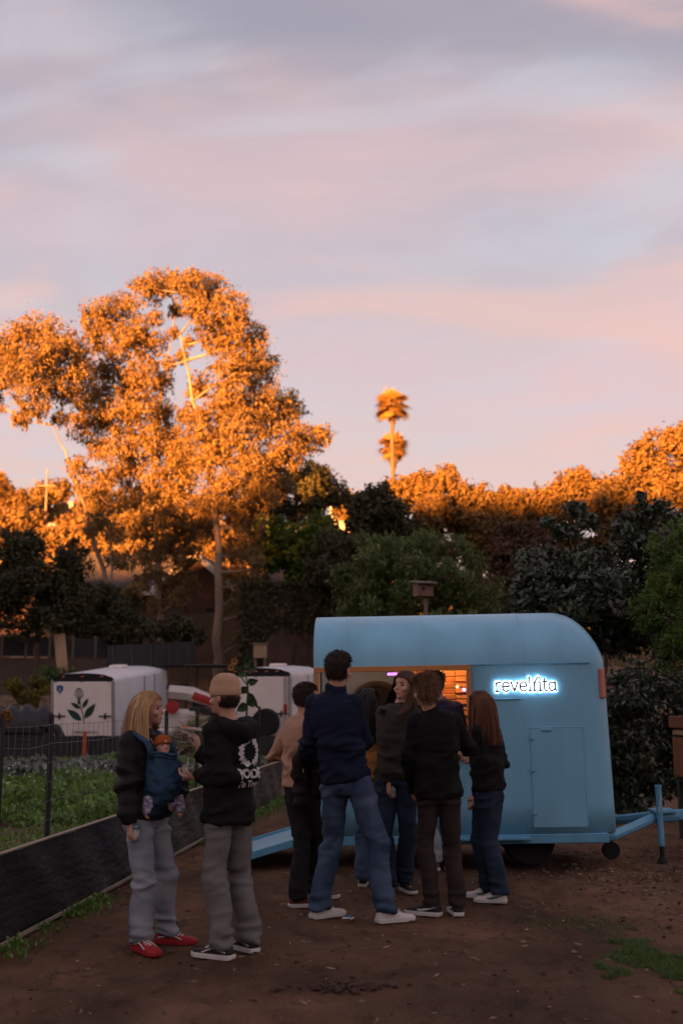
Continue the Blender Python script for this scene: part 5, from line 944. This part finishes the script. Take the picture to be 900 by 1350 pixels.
    # ---- hair
    if hair:
        kind, hm = hair[0], hair[1]
        rows_h = [(z, w_, f, bk) for z, w_, f, bk in HEADS if z >= .09]; V, F = head_loft(rows_h, 28, .0055, hs); V = V / hs
        fr_ = V[:, 1] > .0; lim = np.where(V[:, 1] > .03, .158, np.where(V[:, 1] > -.015, .125, .06)); 
        low = {'short': .045, 'curly': .045, 'long': .03}[kind]
        rows2 = [(low, .056, -.01, .062), (.07, .066, -.012, .086)] + [(z, w_, f, bk) for z, w_, f, bk in HEADS if .09 < z < (.12 if hat else 1)]
        Vc = []; n = 28
        for z, w_, f, bk in rows2:
            ff_ = f if z > .165 else (-.012 if z < .13 else f * (z - .13) / .035 * 1.0 - .012 * (1 - (z - .13) / .035))
            for j in range(n):
                a = 2 * math.pi * j / n; sn = math.sin(a); g = .008 if kind == 'short' else .014
                Vc.append(((w_ + g) * math.cos(a), (ff_ + g * .4) * sn if sn > 0 else (bk + g) * sn, z + (g if z > .2 else 0)))
        m = len(rows2); Fc = [(i * n + j, i * n + (j + 1) % n, (i + 1) * n + (j + 1) % n, (i + 1) * n + j) for i in range(m - 1) for j in range(n)] + [tuple(range(n))[::-1], tuple((m - 1) * n + j for j in range(n))]
        ho_ = link('hair', new_mesh('hair', hxf(np.array(Vc) * hs), Fc, True), hm, body)
        q = {'short': 2800, 'curly': 2800, 'long': 1900}[kind]; a = rng.uniform(0, 2 * math.pi, q); z = rng.uniform(.05, .222, q) if kind != 'long' else rng.uniform(.10, .222, q)
        w_ = np.interp(z, [r[0] for r in HEADS], [r[1] for r in HEADS]); f_ = np.interp(z, [r[0] for r in HEADS], [r[2] for r in HEADS]); b_ = np.interp(z, [r[0] for r in HEADS], [r[3] for r in HEADS])
        y = np.where(np.sin(a) > 0, f_, b_) * np.sin(a); x = w_ * np.cos(a); k = (z > np.where(y > .035, .165, np.where(y > -.012, .13, .04))); g = .006 if kind == 'short' else .010
        if hat: k &= z < .115
        rt = np.stack([x, y, z], 1)[k]; nv = rt - np.array([0, 0, .10]); nv /= np.linalg.norm(nv, axis=1)[:, None]; rt = rt + nv * g
        colh = [(np.array([0, -.005, .105]), np.array([.083, .107, .124]))]
        if kind == 'short': ub = sm(.15, .205, rt[:, 2:3]); dr = nv * .4 + np.array([0, .45, .1]) * ub + np.array([0, -.3, -.8]) * (1 - ub) + rng.normal(size=rt.shape) * .28; strands('strands', rt, dr, 3, .0075, .005, hm, ho_, .05, (), 0, True, lambda V: hxf(V * hs))
        elif kind == 'curly': dr = nv * 1.0 + rng.normal(size=rt.shape) * .7; strands('strands', rt, dr, 8, .0085, .0042, hm, ho_, .08, (), .9, True, lambda V: hxf(V * hs))
        else:
            lnh = hair[2]; dr = nv * .2 + np.array([0, -.5, -.3]) + np.stack([np.sign(rt[:, 0]) * .4 * (rt[:, 2] > .17), np.zeros(len(rt)), np.zeros(len(rt))], 1); front = hair[3] if len(hair) > 3 else 0
            fwd_ = np.where((rt[:, 1] > -.02) & (rng.random(len(rt)) < front * 1.6), 1.0, 0.0); dr[:, 1] += fwd_ * .5
            # collide with head and with upper torso, in the body frame scaled to the head
            def facefn(q):
                z = q[:, 2]; inn = (z < .172) & (z > -.06) & (q[:, 1] > .012); x = q[:, 0]; ym = np.interp(z, [-.06, .0, .06, .12, .172], [.09, .055, .045, .03, .07]); q[inn, 1] = np.minimum(q[inn, 1], ym[inn]); xm = np.interp(z, [-.06, .02, .12, .172], [.06, .072, .082, .02]); i2 = inn & (np.abs(x) < xm); q[i2, 0] = np.where(x[i2] >= 0, 1, -1) * xm[i2]; return q
            tc_ = (sp(.76) - ho) @ HM / hs; tc2 = (sp(.70) - ho) @ HM / hs
            strands('strands', rt, dr, 18, lnh / 18, .0080, hm, ho_, .42, colh + [(tc_, np.array([.125, .125 + ease, .16]) * s / hs * build), (tc2, np.array([.12, .125 + ease, .24]) * s / hs * build)], hair[4] if len(hair) > 4 else .04, True, lambda V: hxf(V * hs), .055, facefn, fwd_)
    return dict(root=root, H=H, sp=sp, J=J, hands=hands, ho=ho, HM=HM, hs=hs, hxf=hxf, body=body, top=to, trousers=tr_, loc=loc, base=base, Mi=Mi, s=s, LG=LG, bw=bw, Yb=Yb)
def world(pr, p): return pr['base'] + pr['Mi'].T @ np.asarray(p, float)
def hand_point(pr, k, a=.75, o=.034): W, hv, pn, sv, hl = pr['hands'][k]; return W + hv * hl * .5 * a * 1.15 + pn * o, hv, pn, sv
def can_in_hand(pr, k, label, name='drink_can', glass=False, colr=(.6, .6, .62), up=None):
    p, hv, pn, sv = hand_point(pr, k); wp = world(pr, p); up = np.array([0, 0, 1.]) if up is None else unit(np.array(up, float)); root = thing(name, label, 'drink', wp - up * .05)
    q = lambda *zr: ([up * z for z, _ in zr], [r for _, r in zr])
    if not glass:
        b = B(); b.tube(*q((0, .022), (.006, .028), (.012, .031), (.095, .031), (.104, .027), (.107, .026)), n=16); b.build('can', mat('can_metal', colr, .3, .3, 14, metal=.5), root, False); b = B(); b.tube(*q((.03, .0316), (.08, .0316)), n=18, caps=False); b.build('can_label', mat('can_label', (.06, .16, .2), .5, .5, 25, col2=(.6, .55, .5)), root)
    else:
        gm = mat('drink_glass', (.75, .8, .8), .05, .05, spec=.5, trans=.85); b = B(); b.tube(*q((0, .024), (.004, .026), (.10, .032)), n=16); b.build('glass', gm, root, True); b = B(); b.tube(*q((.006, .0235), (.07, .028)), n=16); b.build('drink', mat('pale_drink', (.5, .42, .3), .2, .1), root)
        b = B(); b.tube([up * .02, up * .15 + np.array([.012, 0, 0])], .003, 6); b.build('straw', LACE, root)
    return root
BLACKC = cloth('black_cloth', (.012, .012, .013)); PUFF = cloth('black_puffer', (.014, .013, .014), rough=.6); HOOD = cloth('black_hoodie_cloth', (.011, .011, .012)); LJEAN = cloth('light_denim', (.16, .20, .26), .35, 4, col2=(.31, .325, .34)); GREYC = cloth('grey_corduroy', (.165, .155, .155), .25, 6); TANC = cloth('tan_sweatshirt', (.40, .235, .165), .15); BLKTR = cloth('black_trouser', (.018, .018, .021)); NAVY = cloth('navy_knit', (.010, .015, .036), .25); JEAN = cloth('blue_denim', (.024, .046, .092), .4, 5, col2=(.070, .105, .165)); JEAN2 = cloth('dark_denim', (.026, .042, .075), .4, 5); MUST = cloth('mustard_top', (.42, .19, .05), .2); OLIVE = cloth('olive_jacket', (.042, .038, .030), .3); BROWNT = cloth('brown_trouser', (.040, .028, .026), .3); PURP = cloth('dark_purple_top', (.03, .02, .05), .3)
REDS = mat('red_suede', (.36, .018, .022), .7, .2, 20); BLKS = mat('black_suede', (.016, .016, .018), .7, .3, 20); WHTS = mat('white_leather', (.62, .58, .55), .5, .15, 14); BRNS = mat('oxblood_suede', (.14, .035, .028), .7, .2, 20)
def hairm(name, c, c2): return mat(name, c, .6, .4, 18, stretch=(1, 1, .15), tint=1, tcol=c2, spec=.22)
BLOND = hairm('blonde_hair', (.36, .21, .09), (.58, .38, .19)); DKBR = hairm('dark_brown_hair', (.022, .013, .010), (.042, .025, .017)); BLKH = hairm('black_hair', (.010, .008, .008), (.018, .014, .013)); BRH = hairm('brown_hair', (.060, .030, .018), (.11, .055, .03)); CURL = hairm('sandy_hair', (.12, .062, .035), (.21, .115, .065)); AUB = hairm('auburn_hair', (.075, .028, .015), (.14, .052, .027))
D = R
# 1 woman with the baby
w1 = person('woman in black puffer jacket with long blonde hair carrying a baby in a blue carrier', [(222, 1244), (188, 1255)], 192, 186, (196, 909), D(118), D(98), {'R': (172, 1088, -.26, (-.9, .1, -.2), (0, -.1, -1), .55, (.8, .5, .2)), 'L': (236, 1060, .02, (.6, .9, -.2), (-.4, -.5, -.2), .6)}, PUFF, LJEAN, REDS, ('long', BLOND, .40, 0, .04), fem=True, build=1.0, ease=.046, hem=.505, leg=(.100, .088, .078, .078), toe=(D(96), D(140)), shoe_kw=dict(stripe=SOLEW, lace=LACE), quilt=.0045, amp=.010, footlen=.285, collar=True, sole=REDS)
can_in_hand(w1, 'R', 'slim teal drink can hanging in the blonde woman\'s lowered hand', colr=(.15, .3, .32))
# baby carrier (worn, part of the woman) and the baby
CARR = cloth('blue_wrap', (.034, .08, .14), .45, 22); fz = w1['H']; c0 = w1['sp'](.70)
def shell(rows, n=20, m=0):
    V = []
    for z, w_, d, y0 in rows:
        for j in range(n): a = 2 * math.pi * j / n; V.append((w_ * math.cos(a), y0 + d * math.sin(a), z))
    k = len(rows); F = [(i * n + j, i * n + (j + 1) % n, (i + 1) * n + (j + 1) % n, (i + 1) * n + j) for i in range(k - 1) for j in range(n)] + [tuple(range(n))[::-1], tuple((k - 1) * n + j for j in range(n))]; return np.array(V), F
bz = .572 * fz; pv, pf = shell([(bz - .05, .08, .05, .12), (bz, .115, .09, .15), (bz + .08, .128, .125, .165), (bz + .17, .122, .12, .165), (bz + .26, .112, .10, .155), (bz + .31, .108, .09, .145)]); pv[:, :2] += c0[:2]
me = remesh([(pv, pf)], .009, 4); folds(me, .007, ((bz + .02, .05), (bz + .12, .05)), freq=1.3); ca = link('baby_carrier', me, CARR, w1['root'])
b = B()
for k in range(2): zz = bz + .285 + k * .02; b.tube([c0 * np.array([1, 1, 0]) + np.array([.112 * math.cos(a), .15 + .100 * math.sin(a), zz + .012 * math.sin(a * 3)]) for a in np.linspace(-.3, math.pi + .3, 18)], .009, 7, (0, 0, 1))
b.build('carrier_rim', CARR, ca, True); b = B()
for s in (-1, 1): b.tube([c0 * np.array([1, 1, 0]) + np.array(q) for q in ((s * .11, .17, bz + .28), (s * .13, .14, .80 * fz), (s * .12, .02, .84 * fz))], [(.035, .012)] * 3, 8, (1, 0, 0))
b.build('carrier_strap', CARR, ca, True); b = B(); b.box(c0 * np.array([1, 1, 0]) + np.array([0, .14, bz - .06]), (.26, .10, .11), bev=.03); b.build('carrier_waistband', cloth('dark_teal_band', (.012, .03, .045)), ca)
bc = world(w1, c0 * np.array([1, 1, 0]) + np.array([.0, .17, bz + .36])); by = thing('person', 'baby in rust orange beanie sitting in the blue carrier', 'baby', (bc[0], bc[1], bz - .02), (0, 0, -D(150))); zr = bz + .29 - (bz - .02); hs2 = .60
hx2 = lambda V: np.asarray(V, float) @ Rx(R(14)).T + np.array([0, 0, zr]); pts_ = []; V, F = head_loft([(z, w_ * 1.16, f * .97, bk) for z, w_, f, bk in HEADS], 24, 0, hs2); pts_.append((hx2(V), F)); pts_.append(ball(hx2(np.array([[0, .098, .075]]) * hs2)[0], .010)); pts_.append(tube([(0, 0, .0), (0, 0, .12), (0, 0, .25), (0, -.01, zr + .04)], [.06, .078, .062, .032], 14))
for s in (-1, 1): pts_.append(tube([(s * .05, 0, .0), (s * .11, .03, .02), (s * .115, .03, -.035), (s * .115, .03, -.07), (s * .115, .05, -.08)], [.045, .038, .027, .02, .015], 10)); pts_.append(tube([(s * .06, 0, .22), (s * .075, .02, .17), (s * .05, .03, .13)], [.028, .022, .016], 8))
me = remesh(pts_, .006, 3, .6); attr(me, 'tint', np.zeros(len(me.vertices))); bb_ = link('body', me, mat('baby_skin', (.56, .30, .22), .5, .1, 9), by)
BEAN = cloth('rust_knit', (.36, .085, .022), .2); V, F = head_loft([(.118, .078 * 1.16, .094, .103), (.15, .079 * 1.16, .096, .105), (.152, .076 * 1.16, .092, .102), (.19, .072 * 1.16, .082, .09), (.215, .055 * 1.16, .06, .066), (.235, .03, .03, .035)], 56, .008, hs2, .012); link('beanie', new_mesh('beanie', hx2(V), F, True), BEAN, by); b = B(); b.box(hx2(np.array([[.0, .108, .14]]) * hs2)[0], (.014, .006, .014), bev=.002); b.build('beanie_patch', SOLEW, by)
for s in (-1, 1):
    b = B(); V, F = ball(hx2(np.array([[s * .032, .083, .105]]) * hs2)[0], (.008, .005, .003), 8, 6); b.add(V, F); b.build('eye', EYE, bb_)
    me = remesh([tube([(s * .05, 0, .0), (s * .11, .03, .02), (s * .115, .03, -.035), (s * .115, .03, -.06)], [.05, .045, .036, .029], 12)], .008, 2); folds(me, .004, freq=2); link('legging', me, mat('patterned_legging', (.52, .47, .55), .8, .6, 45, col2=(.10, .07, .20), detail=1), by)
# 2 man in beanie and hoodie
m2 = person('man in tan beanie and long black hoodie with white back print holding a phone', [(290, 1264), (326, 1254)], 301, 306, (296, 889), D(-42), D(-62), {'L': (258, 1026, -.02, (.9, -.5, -.9), (-1, .25, .06), .7, (.2, .3, .8)), 'R': (262, 990, .22, (.1, .3, -1), (-.2, .1, 1), .6, (-.9, .4, 0))}, HOOD, GREYC, BLKS, ('short', DKBR), build=1.0, ease=.042, hem=.475, leg=(.098, .086, .078, .075), toe=(D(-62), D(-40)), hair_extra=.035, hat=True, shoe_kw=dict(stripe=SOLEW, lace=LACE), amp=.010, footlen=.30, pockets=True)
V, F = head_loft([(.118, .079, .092, .104), (.124, .081, .096, .108), (.163, .081, .098, .108), (.168, .077, .094, .103), (.205, .074, .086, .098), (.238, .062, .066, .084), (.258, .040, .036, .058), (.266, .014, .01, .03)], 72, .008, m2['hs'], .008); link('beanie', new_mesh('beanie', m2['hxf'](V), F, True), cloth('tan_knit', (.45, .285, .185), .15), m2['root'])
n0 = m2['sp'](.835); me = remesh([tube([n0 + np.array(q) for q in ((-.09, .07, .0), (-.125, -.02, .012), (-.07, -.12, -.03), (0, -.15, -.055), (.07, -.12, -.03), (.125, -.02, .012), (.09, .07, .0))], [.035, .045, .058, .062, .058, .045, .035], 12, (0, 0, 1)), ball(n0 + np.array([0, -.12, -.075]), (.10, .05, .07))], .011, 4); folds(me, .008, freq=1.2); link('hood', me, HOOD, m2['root'])
WP = mat('white_print', (.55, .55, .55), .8, .2, 60); bv = BVHTree.FromPolygons([v.co[:] for v in m2['top'].data.vertices], [tuple(p.vertices) for p in m2['top'].data.polygons])
def project(V, F, name, par, z0, xs=0):
    out = []; bad = set()
    for i, (x, z) in enumerate(V):
        h = bv.ray_cast(Vector((x + xs, -1.0, z0 + z)), Vector((0, 1, 0)))
        if h[0] is None or abs(h[1].y) < .12: bad.add(i); out.append(Vector((0, 0, z0)))
        else: out.append(h[0] + h[1] * .007)
    F = [f for f in F if not bad & set(f)]
    if not F: return None
    return link(name, new_mesh(name, [tuple(v) for v in out], F), WP, par)
def flat_text(s, size, off=.0):
    V, F = text_mesh(s, size, 0, off); import bmesh as _bm; bm = _bm.new(); vs_ = [bm.verts.new(tuple(v)) for v in V]
    for f in F:
        try: bm.faces.new([vs_[i] for i in f])
        except ValueError: pass
    _bm.ops.triangulate(bm, faces=bm.faces[:]); _bm.ops.subdivide_edges(bm, edges=[e for e in bm.edges if e.calc_length() > .02], cuts=2, use_grid_fill=False); _bm.ops.triangulate(bm, faces=bm.faces[:]); bm.verts.index_update(); r = ([(v.co.x, v.co.y) for v in bm.verts], [tuple(v.index for v in f.verts) for f in bm.faces]); bm.free(); return r
pz = .69 * m2['H']; xo = m2['sp'](.69)[0]
V, F = flat_text('PODE', .078, .003); project(V, F, 'print_lettering', m2['top'], pz - .09, xo + .042); V, F = flat_text('To Trop', .056, .0018); project(V, F, 'print_lettering', m2['top'], pz - .145, xo + .042)
for k in range(16):
    a = k * math.pi / 8 + .1; r0, r1 = .045, .09; cx_, cz_ = math.cos(a), math.sin(a); wv = .017 + .006 * (k % 3)
    if k in (3, 12): continue
    e = [(r0 * cx_, r0 * cz_ * 1.15), ((r0 + r1) / 2 * cx_ - wv * cz_, (r0 + r1) / 2 * cz_ * 1.15 + wv * cx_), (r1 * cx_, r1 * cz_ * 1.15), ((r0 + r1) / 2 * cx_ + wv * cz_, (r0 + r1) / 2 * cz_ * 1.15 - wv * cx_), ((r0 + r1) / 2 * cx_, (r0 + r1) / 2 * cz_ * 1.15)]
    project(e, [(0, 1, 4), (1, 2, 4), (2, 3, 4), (3, 0, 4)], 'print_leaf', m2['top'], pz + .075, xo + .042)
can_in_hand(m2, 'L', 'clear cocktail glass with straw held by the man in the tan beanie', 'cocktail_glass', True)
p, hv, pn, sv = hand_point(m2, 'R', 1.2, .012); wp = world(m2, p); ph = thing('phone', 'grey smartphone held flat in the beanie man\'s raised hand', 'phone', (wp[0] - .02, wp[1], wp[2] + .035), (R(12), R(8), R(20))); b = B(); b.box((0, 0, 0), (.15, .075, .010), bev=.004); b.build('case', mat('phone_case', (.30, .28, .30), .4, .1), ph); b = B(); b.box((0, 0, .0055), (.138, .066, .002)); b.build('screen', mat('phone_screen', (.03, .03, .035), .08, .1, spec=.6), ph)
# 3 man in tan sweatshirt
person('man in tan sweatshirt and black trousers standing partly behind the navy sweater', [(396, 1196), (418, 1186)], 396, 397, (403, 898), D(55), D(62), {'L': (400, 1002, .25, None, None, .6), 'R': (415, 1005, .2, None, None, .6)}, TANC, BLKTR, BRNS, ('short', DKBR), ease=.030, hem=.525, leg=(.100, .084, .068, .062), toe=(D(75), D(60)), shoe_kw=dict(lace=LACE), waist=.58)
# 4 tall man in navy
m4 = person('tall man in navy quarter-zip sweater and blue jeans with a jacket over his arm', [(424, 1210), (512, 1216)], 456, 440, (446, 857), D(18), D(28), {'L': (409, 1010, .34, (-.15, -.5, -1), None, .7), 'R': (481, 978, .36, (.1, -.5, -1), (-.2, 1, .2), .7)}, NAVY, JEAN, WHTS, ('short', DKBR), ease=.026, hem=.515, build=.98, collar=.8, leg=(.098, .084, .072, .068), toe=(D(52), D(64)), shoe_kw=dict(lace=LACE), amp=.009, footlen=.31, pockets=True)
W = m4['J']['L'][2]; E = m4['J']['L'][1]; me = remesh([tube([E * .35 + W * .65 + np.array(q) for q in ((.02, .05, .03), (-.03, .02, .05), (-.07, -.02, .0), (-.06, -.02, -.16), (-.045, -.02, -.32), (-.04, -.01, -.37))], [(.05, .10), (.055, .11), (.055, .11), (.05, .10), (.055, .09), (.03, .06)], 16, (1, 0, 0)), tube([E * .3 + W * .7 + np.array(q) for q in ((.02, .05, .02), (.07, .05, -.06), (.05, .05, -.22), (.04, .05, -.28))], [(.04, .08), (.045, .09), (.04, .08), (.02, .05)], 14, (1, 0, 0))], .011, 4); folds(me, .014, ((.9, .3),), freq=1.1)
jw = thing('folded_jacket', 'dark brown jacket draped over the navy sweater man\'s forearm', 'jacket', m4['base'], (0, 0, -D(18))); link('cloth', me, cloth('dark_brown_jacket', (.022, .016, .014)), jw); b = B(); b.box(E * .3 + W * .7 + np.array([-.02, -.11, -.07]), (.012, .004, .03)); b.build('care_label', SOLEW, jw)
# 5 woman in mustard
person('woman in mustard top with long black hair standing at the serving window', [(478, 1168), (505, 1164)], 492, 488, (485, 906), D(8), D(12), {}, MUST, JEAN, BLKS, ('long', BLKH, .40, 0, .22), fem=True, ease=.022, hem=.54, leg=(.108, .09, .08, .08), toe=(D(5), D(20)), waist=.58)
# 6 woman in olive jacket facing us
w6 = person('woman in dark olive jacket with long brown hair facing the sandy-haired man', [(535, 1175), (508, 1178)], 524, 525, (533, 883), D(205), D(222), {'R': (512, 1034, -.10, (-.8, -.2, -.3), (.02, -.05, -1), .6, (.9, .3, 0)), 'L': (556, 1030, .05, (.8, 0, -.2), (0, 0, -1), .6)}, OLIVE, JEAN2, BLKS, ('long', BRH, .36, .55, .06), fem=True, ease=.034, hem=.51, leg=(.105, .085, .082, .090), toe=(D(160), D(215)), hpitch=R(-6))
can_in_hand(w6, 'R', 'small clear glass held low by the woman in the olive jacket', 'drinking_glass', True)
# 7 man with curly sandy hair
person('man with curly sandy hair in black fleece and dark brown trousers', [(566, 1207), (602, 1206)], 577, 572, (561, 888), D(-6), D(-28), {'R': (594, 962, .36, (.7, -.4, -1), (-.6, .7, .3), .7), 'L': (545, 1042, .16, (-.6, -.8, -.2), None, .6)}, cloth('black_fleece', (.009, .009, .010), bump=.004, bscale=120), BROWNT, BLKS, ('curly', CURL), ease=.036, hem=.485, build=.98, collar=.6, leg=(.096, .080, .066, .06), toe=(D(-62), D(-4)), sole=SOLEW, shoe_kw=dict(mark=SOLEW), amp=.008, pockets=True)
# 8 customer at the window
person('person with short dark hair in a purple top behind the sandy-haired man', [(572, 1147), (592, 1145)], 582, 580, (574, 881), D(-5), D(10), {}, PURP, LJEAN, BRNS, ('short', DKBR), ease=.03, hem=.5, leg=(.10, .085, .075, .07), toe=(D(-10), D(12)))
# 9 woman with auburn hair
w9 = person('woman with long auburn hair in short black jacket and blue jeans holding a can', [(640, 1184), (654, 1190)], 643, 640, (632, 909), D(-58), D(-40), {'L': (628, 1050, -.06, (.8, -.3, -.3), (-.35, .0, -1), .6, (-.5, .8, .2)), 'R': (622, 1000, .30, None, None, .6)}, BLACKC, JEAN2, WHTS, ('long', AUB, .36, 0, .05), fem=True, ease=.034, hem=.525, leg=(.105, .090, .082, .082), toe=(D(-72), D(-78)), shoe_kw=dict(lace=LACE, mark=mat('green_mark', (.04, .14, .12), .6, .1)), waist=.58, pockets=True)
can_in_hand(w9, 'L', 'printed drink can in the auburn-haired woman\'s lowered hand', colr=(.5, .3, .22))
